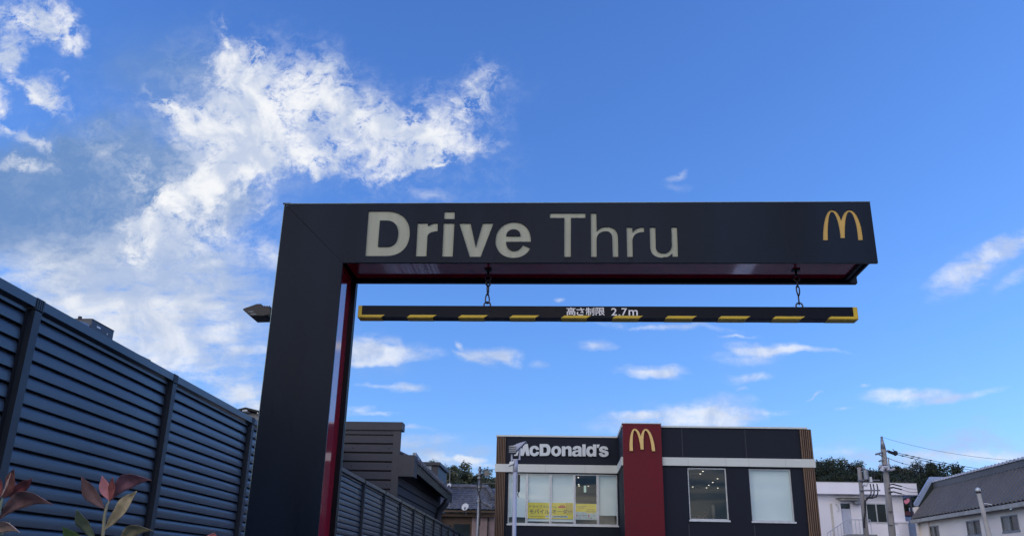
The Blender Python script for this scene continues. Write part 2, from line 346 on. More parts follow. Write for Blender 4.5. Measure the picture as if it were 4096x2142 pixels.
# local frame: x toward the lot, y along; x=0 is the post face
slat = MB(); pitch = .0845; nsl = int((FH-.09)/pitch)
def louvre(l0, l1):
    s = MB()
    z = FH-.068
    s.box(-.05, -.036, l0, l1, z-.022, z-.001)          # narrow flat strip right under the rail
    z -= .030
    k = 0
    while z-pitch > .04:
        gap = .0065 if k % 2 else .010
        h = pitch-gap
        prof = [(-.0565, z), (-.0500, z-.05*h), (-.0458, z-.12*h), (-.0420, z-.22*h), (-.0396, z-.34*h), (-.0380, z-.50*h), (-.0371, z-.70*h), (-.0368, z-.97*h), (-.0385, z-h), (-.058, z-h), (-.058, z)]
        a = [(px_, l0, pz) for px_, pz in prof]; s.prism(a, (0, l1-l0, 0))
        z -= pitch; k += 1
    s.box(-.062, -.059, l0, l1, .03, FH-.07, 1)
    s.box(-.061, -.0375, l1+.0005, l1+.0285, .03, FH-.07, 1); s.box(-.0370, -.0365, l1-.004, l1+.0285, .03, FH-.075, 1)  # black strips paint in the shadow gap between slat ends and post
    return s.mesh('louvre_panel', [M_['fence'], M_['gap']])
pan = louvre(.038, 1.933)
post_me = MB().box(-.075, 0, -.036, .036, 0, FH-.072).box(-.079, .0022, -.046, -.037, 0, .02).mesh('post', M_['fence_post'])
cb = MB(); cb.box(-.078, .001, -.045, .045, FH-.066, FH+.003)
for q in (-.033, -.012, .009, .030): cb.box(.0015, .005, q-.006, q+.006, FH-.064, FH+.002)
cap_me = cb.mesh('post_cap', M_['fence_post'])
rail_me = MB().box(-.075, 0, .046, 1.954, FH-.055, FH).mesh('top_rail', M_['fence'])
for i in range(-3, 17):
    p = fchild('post', post_me, i*2.0)
    c_ = bpy.data.objects.new('post_cap', cap_me); col.objects.link(c_); c_.parent = p
    if i < 16:
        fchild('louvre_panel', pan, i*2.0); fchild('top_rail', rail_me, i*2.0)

# ------------------------------------------------------------------ restaurant
YR = 33.0; YL = 35.7
rest = thing('restaurant', 'two-storey dark restaurant with red tower, white band and timber slat corners', 'restaurant', (3.4, 36, 0))
def X33(px, py=1900, Y=YR): return onY(px, py, Y).x
xl = -2.62; xt0 = 2.37; xt1 = 3.825; xr = 9.46; H = 7.03; ZBt = 5.903; ZBb = 5.598
W = .25; depth = 9
def wall_with_holes(x0, x1, z0, z1, holes, y, name, thick=W, m='mc_wall'):
    loops = [[(x0, z1), (x1, z1), (x1, z0), (x0, z0)]]+[[(a, d), (b, d), (b, c), (a, c)] for a, b, c, d in holes]
    return link(name, plate(loops, y, y+thick, name, M_[m]), rest)
# windows of the right wing
wr = [(4.775, 6.215, 3.66, 5.555), (7.045, 8.60, 3.65, 5.545)]
wall_with_holes(xt1+.001, xr, 0, H, wr, YR, 'front_wall')
wl = (-2.13, 2.31, 3.555, 5.56)
wall_with_holes(xl, xt0+.02, 0, H, [wl], YL, 'front_wall')
MB().box(xl, xl+W, YL+W+.001, YR+depth, 0, H).build('side_wall', M_['mc_wall'], rest)
MB().box(xr-W, xr, YR+W+.001, YR+depth, 0, H).build('side_wall', M_['mc_wall'], rest)
MB().box(xl, xr, YR+depth+.001, YR+depth+W, 0, H).build('rear_wall', M_['mc_wall'], rest)
MB().box(xl+W+.001, xr-W-.001, YL+W+.001, YR+depth-.001, 6.3, 6.5).box(xt0+.3, xr-W-.001, YR+W+.001, YL+W, 6.3, 6.5).build('roof', M_['siding_trim'], rest)
MB().box(xt0, xt1, YR-.22, YR-.06, 0, 7.13).build('red_tower', M_['mc_red'], rest, .01)
MB().box(xt0+.003, xt1-.003, YR-.059, YL+1.2, 0, 7.125).build('tower_core', M_['mc_wall'], rest)
MB().box(xt0-.02, xt1+.02, YR-.24, YL+1.2, 7.131, 7.16).build('tower_coping', M_['white_band'], rest)
# panel joints of the tower and walls
mb = MB()
for z in (2.2, 3.15, 4.1, 5.05, 6.0): mb.box(xt0+.01, xt1-.01, YR-.2225, YR-.2205, z, z+.012)
mb.build('panel_joint', mat('dark joint', (.08, .01, .02), .8), rest)
mb = MB()
for x in (4.62, 7.0): mb.box(x, x+.014, YR-.0025, YR-.0005, ZBt+.02, H-.02); mb.box(x+.1, x+.114, YR-.0025, YR-.0005, 0, 3.5)
mb.build('panel_joint', mat('grey joint', (.07, .075, .09), .8), rest)
MB().box(xl-.05, xt0-.03, YL-.05, YL+.4, H+.001, H+.065).box(xt0-.03, xt0-.003, YR-.1, YL+.4, H+.001, H+.065).build('coping', M_['white_band'], rest)
MB().box(xt1+.03, xr-.12, YR-.06, YR+.4, H+.001, H+.065).build('coping', M_['white_band'], rest)
# white band
MB().box(xl-.06, xt0-.07, YL-.10, YL-.001, ZBb-.015, ZBt).build('white_band', M_['white_band'], rest, .006)
MB().box(xt0-.07, xt0-.001, YR-.1, YL-.002, ZBb-.015, ZBt).build('white_band', M_['white_band'], rest, .006)
MB().box(xt1+.001, xr+.05, YR-.10, YR-.001, ZBb, ZBt).box(xr+.0005, xr+.05, YR, YR+depth, ZBb, ZBt).build('white_band', M_['white_band'], rest, .006)
MB().box(xl-.06, xl-.0005, YL, YR+depth, ZBb-.015, ZBt).build('white_band', M_['white_band'], rest, .006)
mb = MB()
for x in (-.62, 1.0): mb.box(x, x+.008, YL-.1022, YL-.1005, ZBb-.012, ZBt-.003)
for x in (4.8, 6.2, 7.05, 8.4): mb.box(x, x+.008, YR-.1022, YR-.1005, ZBb+.003, ZBt-.003)
mb.build('band_joint', mat('pale joint', (.33, .38, .38), .8), rest)
# timber slats
def slats(x0, x1, y, zs, side):
    mb = MB(); n = 6; w = (x1-x0)/n
    mb.box(x0, x1, y-.02, y-.001, zs[0], zs[1], 1)
    for k in range(n): mb.box(x0+w*k+.006, x0+w*(k+.55)+.006, y-.085, y-.0205, zs[0], zs[1])
    return mb.build('timber_slats', [M_['wood'], M_['gap']], rest)
slats(xl-.03, xl+.37, YL, (ZBt+.002, H-.02), 0); slats(xl-.03, xl+.37, YL, (0, ZBb-.017), 0)
slats(xr-.42, xr+.02, YR, (ZBt+.002, H-.02), 1); slats(xr-.42, xr+.02, YR, (0, ZBb-.002), 1)
# windows
def window(x0, x1, z0, z1, y, mull, kinds, sill=.05, fw=.045):
    fy = y+.10
    mb = MB(); mb.box(x0, x1, fy, fy+.06, z1-.05, z1); mb.box(x0, x1, fy, fy+.06, z0, z0+fw)
    xs = [x0]+mull+[x1]
    for i, x in enumerate(xs):
        a = x if i == 0 else (x-fw if i == len(xs)-1 else x-.045); b = x+fw if i == 0 else (x if i == len(xs)-1 else x+.045)
        mb.box(a, b, fy-.002, fy+.062, z0+fw+.001, z1-.051)
        if 0 < i < len(xs)-1: mb.box(x-.004, x+.004, fy-.006, fy-.0022, z0+fw+.001, z1-.051, 1)
    f = mb.build('window', [M_['alu'], M_['siding_trim']], rest, 0)
    MB().box(x0-.03, x1+.03, y-.05, fy-.003, z0-.06, z0-.001).build('sill', M_['alu'], f)
    for i, k in enumerate(kinds):
        a = xs[i]+.046; b = xs[i+1]-.046
        MB().box(a, b, fy+.025, fy+.031, z0+fw+.001, z1-.052).build('pane', M_['glass'], f)
        if k:
            MB().box(a-.02, b+.02, fy+.075, fy+.080, z0+k, z1-.02).box(a-.02, b+.02, fy+.070, fy+.088, z0+k-.03, z0+k-.001).build('roller_blind', M_['blind'], f)
    return f
ml = [onY(x, 1950, YL).x for x in (2107, 2202, 2297.5, 2391)]
window(*wl, YL, ml, [.30, .15, .15, 0, .42])
window(wr[0][0], wr[0][1], wr[0][2], wr[0][3], YR, [], [0])
window(wr[1][0], wr[1][1], wr[1][2], wr[1][3], YR, [], [.08])
# interior
mb = MB()
mb.box(xl+W+.01, xr-W-.01, YL+W+.01, YR+depth-.02, 3.05, 3.1)
mb.box(xt1+.05, xr-W-.01, YR+W+.01, YL+W, 3.05, 3.1)
mb.box(xl+W+.01, xr-W-.01, YL+W+.01, YR+depth-.02, 5.66, 5.7); mb.box(xt1+.05, xr-W-.01, YR+W+.01, YL+W, 5.66, 5.7)
mb.box(xl+W+.01, xr-W-.01, YR+depth-.25, YR+depth-.05, 3.1, 5.65)
mb.build('interior_shell', M_['room'], rest)
MB().box(1.7, 2.3, YL+1.1, YL+1.2, 3.11, 5.6).box(-2.2, -1.2, YL+1.1, YL+1.2, 3.11, 4.3).build('interior_partition', M_['room_beige'], rest)
em = emit('warm downlight', (1, .88, .70), .75)
lights = []
for px, py in [(2811.5, 1883), (2801, 1893), (2870, 1912.5), (2851, 1927), (2835, 1938.5), (2771, 1945), (2800, 1965), (2838, 1992), (2832, 2002), (2780, 2001.5), (2883.5, 2003)]:
    d = ray(px, py); q = d*((5.655-EYE)/d.z); lights.append((q.x, q.y))
for px, py in [(2313, 1908), (2314.5, 1935), (2315, 1947), (2352, 1946)]:
    d = ray(px, py); q = d*((5.655-EYE)/d.z); lights.append((q.x, q.y))
for x, y in lights:
    if not (YR+.4 < y < YR+depth-.4): y = min(max(y, YR+.5), YR+depth-.5)
    MB().tube([(x, y, 5.657), (x, y, 5.645)], .030, 12).build('downlight', em, rest)
px_, py_ = 2340, 1955; d = ray(px_, py_); q = d*(37.5/d.y)
MB().tube([(q.x, 37.5, 5.65), (q.x, 37.5, q.z+EYE+.15)], .006, 5).tube([(q.x, 37.5, q.z+EYE+.15), (q.x, 37.5, q.z+EYE-.12)], .05, 12, 1).build('pendant_lamp', [M_['black'], emit('pendant glass', (.75, 1, .9), .12)], rest)
mb = MB()       # planting on the inner ledge of the first right window
for k in range(130):
    x = 5.05+random.random()*.95; z = 3.72+random.random()*(.10+.20*math.sin((x-5.05)/.95*math.pi)**2); y = YR+.42+random.random()*.12
    a = random.random()*6.3; l = .05
    mb.add([(x, y, z), (x+l*math.cos(a), y+.01, z+l*abs(math.sin(a))), (x+l*.4*math.cos(a+1), y, z+l*.6)], [(0, 1, 2)])
mb.build('window_plants', leaf_mat('dry plants', (.05, .03, .02), (.11, .06, .04), 3, .7, 0), rest)
MB().box(4.9, 6.15, YR+.36, YR+.60, 3.66, 3.70).box(5.93, 6.05, YR+2.0, YR+2.1, 3.11, 4.35).build('inner_ledge', M_['room_beige'], rest)
MB().box(xl+W+.02, 2.3, YL+.62, YL+.70, 3.11, 4.02).build('interior_counter', M_['room_beige'], rest)
# sign letters
S7 = (6.133, 2040, 1740)
SIGN = ['M 158,203 L 258,203 L 297,345 L 340,203 L 435,203 L 485,493 L 400,493 L 374,365 L 332,493 L 245,493 L 215,365 L 185,493 L 98,493 Z',
 'M 716,348 L 640,352 C 632,325 620,315 598,315 C 565,315 553,345 553,376 C 553,412 568,437 598,437 C 622,437 635,420 640,400 L 716,400 C 710,465 665,504 598,504 C 520,504 474,450 474,376 C 474,300 522,250 598,250 C 662,250 710,285 716,348 Z',
 'M 728,207 L 880,207 C 960,207 995,265 995,350 C 995,445 955,498 875,498 L 728,498 Z M 815,282 L 850,282 C 890,282 908,305 908,352 C 908,402 890,426 850,426 L 815,426 Z',
 'E 1133 382 125 128 E 1133 382 45 62',
 'M 1270,264 L 1355,264 L 1355,292 C 1375,268 1400,256 1435,256 C 1485,256 1512,290 1512,345 L 1512,502 L 1430,502 L 1430,360 C 1430,338 1420,325 1398,325 C 1370,325 1357,345 1357,368 L 1357,502 L 1270,502 Z',
 'M 1535,345 C 1540,285 1580,256 1650,256 C 1725,256 1757,285 1757,335 L 1757,450 C 1757,480 1758,495 1765,507 L 1682,507 L 1675,485 C 1655,505 1630,514 1600,514 C 1550,514 1520,485 1520,442 C 1520,385 1560,368 1620,360 C 1665,354 1678,350 1678,336 C 1678,322 1668,316 1648,316 C 1628,316 1617,325 1612,345 Z M 1678,395 C 1665,402 1640,402 1622,408 C 1605,414 1600,424 1600,436 C 1600,452 1612,462 1630,462 C 1665,462 1678,440 1678,395 Z',
 'M 1775,215 L 1857,215 L 1857,508 L 1775,508 Z',
 'M 2035,219 L 2118,219 L 2118,511 L 2040,511 L 2040,485 C 2020,508 2000,517 1975,517 C 1910,517 1868,465 1868,388 C 1868,310 1908,260 1972,260 C 1998,260 2018,270 2035,290 Z E 1995 388 45 62',
 'M 2128,219 L 2203,219 L 2175,300 L 2128,300 Z',
 'M 2410,345 L 2325,345 C 2322,328 2312,320 2295,320 C 2280,320 2270,325 2270,335 C 2270,348 2290,352 2325,360 C 2390,374 2420,395 2420,440 C 2420,492 2375,523 2303,523 C 2228,523 2185,490 2182,428 L 2265,428 C 2268,452 2280,464 2305,464 C 2325,464 2337,457 2337,446 C 2337,432 2315,427 2275,418 C 2215,404 2185,385 2185,340 C 2185,290 2228,262 2295,262 C 2365,262 2405,290 2410,345 Z']
for pth in SIGN: link('sign_letter', plate(pxloops(pth, *S7, YL-.08), YL-.08, YL-.001, 'sign_letter', M_['letter_w']), rest)
al = bez(ARCH)[0]
p = onY(1900+1687/2.7375, 1650+172/2.7375, YR-.3); q = onY(1900+1973/2.7375, 1650+417/2.7375, YR-.3)
lp = [[(p.x+(x-125)/(511-125)*(q.x-p.x), p.z+(y-188)/(480-188)*(q.z-p.z)) for x, y in al]]
link('arch_emblem', plate(lp, YR-.30, YR-.221, 'arch_emblem', M_['logo3']), rest)
# posters behind the glass of the left window
PS = (5.367, 2020, 1960); PY = YL+.10+.036
def pp(x, y, dy=0): return onY(PS[1]+x/PS[0], PS[2]+y/PS[0], PY-dy)
def prect(mb, x0, x1, y0, y1, dy, mi=0):
    a = pp(x0, y0); b = pp(x1, y1); mb.box(a.x, b.x, PY-dy-.0006, PY-dy, a.z, b.z, mi)
ban = thing('window_banner', 'yellow banner with dark Japanese lettering and a small red car, behind the window glass', 'banner', tuple(pp(980, 610)))
mb = MB(); a = pp(488, 252); b = pp(1462, 612); mb.box(a.x, b.x, PY, PY+.002, b.z, a.z); mb.build('sheet', M_['poster'], ban)
mb = MB(); prect(mb, 1300, 1455, 262, 520, .0008); mb.build('colour_block', M_['poster_dk'], ban)
def ptext(t, off, x0, x1, y0, y1, m, dy=.002, par=None, nm='lettering'):
    a = pp(x0, y0); b = pp(x1, y1)
    link(nm, glyphs(t, off, a.x, b.x, b.z, a.z, PY-dy-.0008, PY-dy, nm, m), par)
ptext('ドライブスルー', .008, 525, 1020, 308, 374, M_['ink'], par=ban); ptext('でも', .010, 1032, 1112, 338, 376, M_['ink'], par=ban)
ptext('モバイル', .012, 525, 955, 395, 497, M_['ink'], par=ban); ptext('オーダー', .014, 1010, 1442, 398, 502, M_['ink'], par=ban)
mb = MB()
lo = [(x, y) for x, y in bez('M 1142,372 L 1142,345 C 1150,338 1165,335 1175,332 C 1190,305 1210,305 1230,305 C 1262,305 1275,312 1290,338 C 1300,345 1300,355 1298,372 Z')[0]]
link('car_icon', plate([[(pp(x, y).x, pp(x, y).z) for x, y in lo]]+[[(pp(x, y).x, pp(x, y).z) for x, y in c] for c in bez('M 1190,332 L 1205,314 L 1222,314 L 1222,332 Z M 1232,332 L 1232,314 L 1255,316 L 1268,332 Z')], PY-.0028, PY-.002, 'car_icon', M_['ink_red']), ban)
mb = MB(); prect(mb, 868, 1352, 532, 585, .0008); mb.build('white_box', M_['pos_white'], ban)
mb = MB()
for k in range(14): prect(mb, 540+k*20, 553+k*20, 540+(k % 3)*2, 556, .0008)
mb.build('small_print', M_['ink_org'], ban)
mb = MB()
for k in range(9): prect(mb, 1050+k*30-(k > 3)*0, 1070+k*30, 548, 566, .0018)
mb.build('small_print', M_['ink'], ban)
pos = thing('window_poster', 'small poster, yellow above and white below, behind the middle window glass', 'poster', tuple(pp(1745, 628)))
mb = MB(); a = pp(1514, 276); b = pp(1974, 628); mb.box(a.x, b.x, PY, PY+.002, b.z, a.z); mb.build('sheet', M_['pos_white'], pos)
mb = MB(); prect(mb, 1516, 1962, 278, 462, .0008); prect(mb, 1735, 1940, 462, 487, .0008); mb.build('yellow_field', M_['poster'], pos)
mb = MB()
for (x0, x1, y) in [(1538, 1748, 336), (1580, 1700, 366), (1760, 1918, 404), (1738, 1935, 442)]:
    x = x0
    while x < x1: prect(mb, x, x+12, y, y+15, .0018); x += 18
mb.build('small_print', M_['ink_org'], pos)
mb = MB(); 
for x0, x1, y0, y1 in [(1530, 1555, 520, 552), (1782, 1815, 524, 556), (1788, 1812, 578, 596), (1680, 1694, 522, 548)]: prect(mb, x0, x1, y0, y1, .0018)
mb.build('red_mark', M_['ink_red'], pos)
mb = MB()
for x0, x1, y0, y1 in [(1565, 1645, 532, 541), (1705, 1755, 530, 542), (1845, 1945, 536, 546), (1560, 1640, 582, 592), (1665, 1700, 582, 590), (1735, 1775, 584, 594), (1832, 1860, 580, 604)]: prect(mb, x0, x1, y0, y1, .0018)
mb.build('grey_mark', mat('grey ink', (.22, .23, .25), .6), pos)

# ------------------------------------------------------------------ siding building
sid = thing('siding_building', 'dark brown-grey building with grooved siding and tiled eave behind the fence', 'building', (-5.5, 27, 0))
YD = 24.0; XC = -4.5
def sboards(mb, x0, x1, y, z0, z1, p=.248, gap=.048):
    z = z1
    while z > z0:
        mb.box(x0, x1, y, y+.03, max(z0, z-p+gap), z); z -= p
    mb.box(x0, x1, y+.03, y+.06, z0, z1, 1)
mb = MB(); sboards(mb, -8.2, XC-.20, YD+.0, 0, 5.215); mb.build('siding', [M_['siding'], M_['gap']], sid)
MB().box(-8.2, XC-.20, YD-.004, YD+.06, 5.252, 5.37).build('siding', M_['siding'], sid)
MB().box(XC-.20, XC, YD-.012, YD+.1, 0, 5.37).build('corner_trim', M_['siding_trim'], sid, .004)
MB().box(-8.2, XC+.04, YD-.05, YD+.35, 5.372, 5.60).build('parapet_cap', M_['siding_trim'], sid, .004)
mb = MB()
for z in (4.85, 4.35, 3.85):
    for x in (-5.85, -4.82): mb.box(x, x+.02, YD-.003, YD-.0005, z, z+.03)
mb.build('screw_cover', M_['gap'], sid)
mb = MB()
z = 4.6
while z > 0: mb.box(XC-.03, XC, YD+.1, 33, max(0, z-.21), z); z -= .248
mb.box(XC-.06, XC-.03, YD+.1, 33, 0, 4.7, 1); mb.build('side_siding', [M_['siding'], M_['gap']], sid)
MB().box(-8.2, XC-.07, YD+.07, YD+.34, 0, 5.37).box(-8.2, -7.9, YD+.35, 33, 0, 4.6).box(-8.2, XC-.07, 32.7, 33, 0, 4.6).build('wall', M_['siding_trim'], sid)
XE = -4.06
MB().box(XC+.001, XE+.0, YD-.03, YD+.5, 4.10, 4.69).build('eave_end', M_['siding_trim'], sid, .004)
mb = MB(); mb.prism([(XE-.0, YD+.52, 4.49), (XE, YD+.52, 4.25), (XE, 32.8, 4.10), (XE, 32.8, 4.34)], (-.035, 0, 0)); mb.build('eave_fascia', M_['fascia_back'], sid)
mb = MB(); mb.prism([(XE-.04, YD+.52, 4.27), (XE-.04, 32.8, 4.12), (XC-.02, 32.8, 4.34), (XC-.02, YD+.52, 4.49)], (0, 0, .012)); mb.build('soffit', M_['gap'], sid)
mb = MB()
mb.prism([(XE+.03, YD+.5, 4.50), (XE+.03, 32.85, 4.35), (-6.6, 32.85, 5.2), (-6.6, YD+.5, 5.35)], (0, 0, .03))
nt = 28
for k in range(nt):
    y = YD+.6+k*(8.1/nt); z = 4.53-.15*k/nt
    mb.tube([(XE+.05, y, z+.035), (-5.3, y, z+.60)], .055, 8)
    mb.tube([(XE+.06, y, z+.03), (XE+.03, y, z+.04)], .075, 8)
mb.build('tiled_roof', M_['tile'], sid)
MB().prism([(XE-.02, YD+.30, 4.70), (XE+.03, YD+1.6, 4.50), (XE+.03, YD+1.6, 4.62), (XE-.02, YD+.30, 4.80)], (-.1, 0, 0)).build('roof_flashing', M_['tank'], sid)
a = onX(1768, 2010, XE-.05); b = onX(1752, 2040, -4.4); c_ = onX(1752, 2090, -4.4)
MB().tube([(a.x, 31.6, 4.12), (a.x, 31.6, 4.0), (-4.35, 31.7, 3.75), (-4.40, 31.7, 3.5), (-4.40, 31.7, 0)], .115, 12).build('drain_pipe', M_['siding_trim'], sid, smooth=True)
# penthouse further back
ph = thing('rooftop_block', 'small grey box-shaped upper storey with flat dark cap beyond the siding building', 'building', (-7.4, 46, 0))
MB().box(-8.6, -6.72, 45, 48.5, 0, 6.92).build('light_wall', M_['tank'], ph)
MB().box(-6.718, -6.36, 45.0, 48.5, 0, 6.92).build('dark_wall', M_['siding_trim'], ph)
MB().box(-8.7, -6.25, 44.85, 48.6, 6.921, 7.08).build('roof_cap', M_['siding_trim'], ph)

# ------------------------------------------------------------------ tiled house
th = thing('tiled_house', 'old house with grey wavy tile roof between the fence and the restaurant', 'house', (-4.5, 47, 0))
def tileroof(x0, x1, y0, z0, y1, z1, pitch=.27, step=.26):
    nx = int((x1-x0)/pitch)*8; L_ = math.hypot(y1-y0, z1-z0); ns = int(L_/step); vs = []; fs = []
    ny = Vector((0, -(z1-z0)/L_, (y1-y0)/L_))
    rows = []
    for s in range(ns):
        rows += [(s/ns, .035), ((s+.96)/ns, .0)]
    for t, lift in rows:
        for i in range(nx+1):
            x = x0+(x1-x0)*i/nx; w = .035*abs(math.sin(math.pi*(x-x0)/pitch))**.6
            p = Vector((x, y0+(y1-y0)*t, z0+(z1-z0)*t))+ny*(w+lift); vs.append(p)
    for r_ in range(len(rows)-1):
        for i in range(nx): a = r_*(nx+1)+i; fs.append((a, a+1, a+nx+2, a+nx+1))
    mb = MB(); mb.add(vs, fs); return mb
mb = tileroof(-7.0, -3.35, 45, 4.72, 47.6, 6.02); mb.build('tile_roof', M_['tile'], th)
MB().tube([(-7.0, 47.65, 6.12), (-3.95, 47.65, 6.10)], .14, 8).box(-7.0, -3.9, 47.55, 47.75, 5.95, 6.1).build('ridge', M_['tile'], th)
mb = MB()
for k in range(9):
    t = k/8; mb.tube([(-3.98+.45*t, 47.5-1.5*t, 6.1-.62*t), (-3.92+.45*(t+.1), 47.3-1.5*(t+.1), 6.1-.62*(t+.1))], .11, 8)
mb.tube([(-3.98, 45.6, 5.15), (-3.45, 45.1, 4.85)], .09, 8)
mb.build('hip_ridge', M_['tile'], th)
MB().prism([(-3.35, 45.2, 4.86), (-3.35, 47.4, 4.86), (-3.35, 47.4, 5.85)], (-.05, 0, 0)).build('gable_board', M_['brown'], th)
MB().box(-7.0, -3.3, 45.05, 45.14, 4.60, 4.70).box(-6.9, -3.32, 45.3, 45.36, 4.40, 4.55).build('eave_board', M_['brown'], th)
MB().box(-6.9, -4.55, 45.6, 45.7, 0, 4.45).box(-6.9, -6.8, 45.7, 49, 0, 5.0).build('timber_wall', M_['brown'], th)
MB().box(-4.549, -3.4, 45.55, 49, 0, 4.6).build('render_wall', M_['render_pink'], th)
mb = MB(); mb.box(-6.2, -5.62, 45.55, 45.59, 3.0, 4.0); mb.box(-5.5, -4.65, 45.55, 45.59, 3.0, 4.05); mb.build('window', M_['dglass'], th)
MB().tube([(-3.75, 45.5, 4.55), (-3.72, 45.45, 4.4), (-3.72, 45.5, 0)], .035, 8).build('drain_pipe', M_['black'], th)
def dish(px, py, Y, rad, lab, rot):
    p = onY(px, py, Y); t = thing('satellite_dish', lab, 'satellite dish', tuple(p), 'white satellite dishes')
    n = 20; vs = [Vector((0, 0, 0))]; fs = []
    for r_ in (1, 2, 3):
        for k in range(n):
            a = 2*math.pi*k/n; q = r_/3*rad; vs.append(Vector((q*math.cos(a), -.22*q*q/rad, q*math.sin(a)*1.08)))
    for k in range(n): fs.append((0, 1+k, 1+(k+1) % n))
    for r_ in (0, 1):
        for k in range(n): fs.append((1+r_*n+k, 1+(r_+1)*n+k, 1+(r_+1)*n+(k+1) % n, 1+r_*n+(k+1) % n))
    Mr = Matrix.Rotation(rot, 3, 'Z') @ Matrix.Rotation(R(-25), 3, 'X')
    mb = MB(); mb.add([p+Mr@v for v in vs], fs)
    o = mb.build('reflector', M_['dish'], t, smooth=True); so = o.modifiers.new('s', 'SOLIDIFY'); so.thickness = .012
    e_ = p+Mr@Vector((.06, -.32*rad*3, -.75*rad)); f_ = p+Mr@Vector((0, -.15*rad, -rad))
    MB().tube([f_, e_], .012, 6).box(e_.x-.035, e_.x+.035, e_.y-.04, e_.y+.04, e_.z-.03, e_.z+.04).build('feed_arm', M_['siding_trim'], t)
    MB().tube([p+Vector((0, .05, 0)), p+Vector((.02, .15, -rad*1.1)), p+Vector((.02, .2, -rad*1.9))], .018, 6).build('mount', M_['galv'], t)
dish(1797, 1942, 33.5, .10, 'white satellite dish on the end of the siding building eave', R(-25))
dish(1862, 2027, 44.6, .19, 'white satellite dish in front of the grey tile roof', R(-15))
p = onY(1800, 1935, 44); q = onY(1800, 1878, 44)
an = thing('antenna', 'thin yagi television antenna on a mast before the wooded hill', 'antenna', (p.x, 44, 5))
MB().tube([(p.x, 44, 4.7), (q.x, 44, q.z)], .014, 6).build('mast', M_['galv'], an)
mb = MB(); mb.tube([(q.x-.17, 44, q.z+.06), (q.x+.22, 44.1, q.z-.06)], .008, 5)
for k in range(6): x = q.x-.15+k*.07; mb.tube([(x-.02, 43.8, q.z+.05-k*.02), (x+.02, 44.2, q.z+.05-k*.02)], .005, 4)
mb.build('elements', M_['galv'], an)

# ------------------------------------------------------------------ poles on the lot
def pole_at(px, py, Y): return onY(px, py, Y)
# floodlight pole in front of the restaurant
YP = 22.0
t0 = pole_at(2062, 1838, YP); b0 = pole_at(2056, 2142, YP); xb = (t0.x+b0.x)/2
fp = thing('floodlight_pole', 'pale metal pole with twin floodlights in front of the white sign letters', 'light pole', (xb, YP, 0))
MB().tube([(xb, YP, 0), (xb, YP, t0.z-.06)], .053, 16).tube([(xb, YP, t0.z-.30), (xb, YP, t0.z)], .064, 16).build('pole', M_['galv_lt'], fp, smooth=True)
mb = MB()
for dz in (.30, .52, .68): mb.tube([(xb-.09, YP-.02, t0.z-dz), (xb+.10, YP-.02, t0.z-dz)], .012, 6)
mb.build('clamp', M_['alu'], fp)
MB().box(xb+.065, xb+.125, YP-.05, YP+.05, t0.z-.78, t0.z-.36).tube([(xb+.09, YP, t0.z-.78), (xb+.07, YP, t0.z-.86), (xb+.10, YP, t0.z-.92)], .012, 6).build('control_box', M_['black'], fp, .006)
h = t0.z
MB().box(xb-.10, xb+.12, YP-.04, YP+.04, h+.0, h+.02).box(xb-.115, xb-.075, YP-.03, YP+.03, h-.03, h+.22).box(xb+.085, xb+.125, YP-.03, YP+.03, h-.0, h+.28).build('bracket', M_['galv_lt'], fp, .004)
f1 = MB(); f1.prism([(xb-.02, YP-.16, h+.17), (xb+.28, YP-.16, h+.46), (xb+.10, YP-.16, h+.41), (xb-.08, YP-.16, h+.33)], (0, .3, 0)); f1.build('floodlight', M_['galv_lt'], fp, .008)
f2 = MB()
for k in range(4): f2.box(xb-.16, xb+.02, YP-.20, YP+.05, h+.16+k*.045, h+.19+k*.045)
f2.box(xb-.12, xb+.0, YP-.15, YP+.10, h+.15, h+.345, 0); f2.build('floodlight', M_['galv'], fp, .003)
MB().prism([(xb-.16, YP-.1, h-.16), (xb-.03, YP-.1, h-.11), (xb-.03, YP-.1, h-.04), (xb-.14, YP-.1, h-.05)], (0, .16, 0)).build('floodlight', M_['alu'], fp, .004)
# utility pole left of the restaurant
YU = 38.5
a = pole_at(1920.6, 1864, YU); b = pole_at(1910, 2142, YU); xu = (a.x+b.x)/2
up_ = thing('service_pole', 'slim grey service pole with two side arms left of the restaurant corner', 'pole', (xu, YU, 0))
MB().tube([(xu, YU, 0), (xu, YU, a.z)], [.085, .052], 12).build('pole', M_['galv'], up_, smooth=True)
m1 = pole_at(1930, 1877, YU); m2 = pole_at(1930, 1931, YU)
mb = MB()
for z in (m1.z, m2.z):
    mb.tube([(xu, YU, z-.03), (xu+.55, YU+.1, z+.03)], .014, 6); mb.tube([(xu, YU, z-.12), (xu+.22, YU+.04, z)], .012, 6)
    mb.tube([(xu+.5, YU+.1, z+.028), (xu+.95, YU+.1, z+.028)], .012, 6)
mb.build('side_arm', M_['galv'], up_)
MB().prism([(xu+.20, YU-.12, m1.z-.05), (xu+.44, YU-.12, m1.z-.05), (xu+.41, YU-.12, m1.z-.30), (xu+.23, YU-.12, m1.z-.28)], (0, .2, 0)).build('street_light', M_['lens'], up_, .01)
mb = MB()
for z, r_ in ((5.95, .09), (5.75, .10), (5.6, .095), (5.2, .10), (4.6, .095)): mb.tube([(xu, YU, z), (xu, YU, z+.07)], r_, 10)
mb.build('clamp', M_['galv'], up_)
mb = MB(); mb.tube([(xu-.06, YU-.07, 5.6), (xu-.09, YU-.07, 5.2), (xu+.09, YU-.07, 4.6), (xu+.08, YU-.08, 3.6)], .02, 6)
mb.tube([(xu+.07, YU-.07, 5.8), (xu+.10, YU-.06, 5.2), (xu-.05, YU-.08, 4.9)], .015, 6); mb.build('cable', M_['black'], up_)
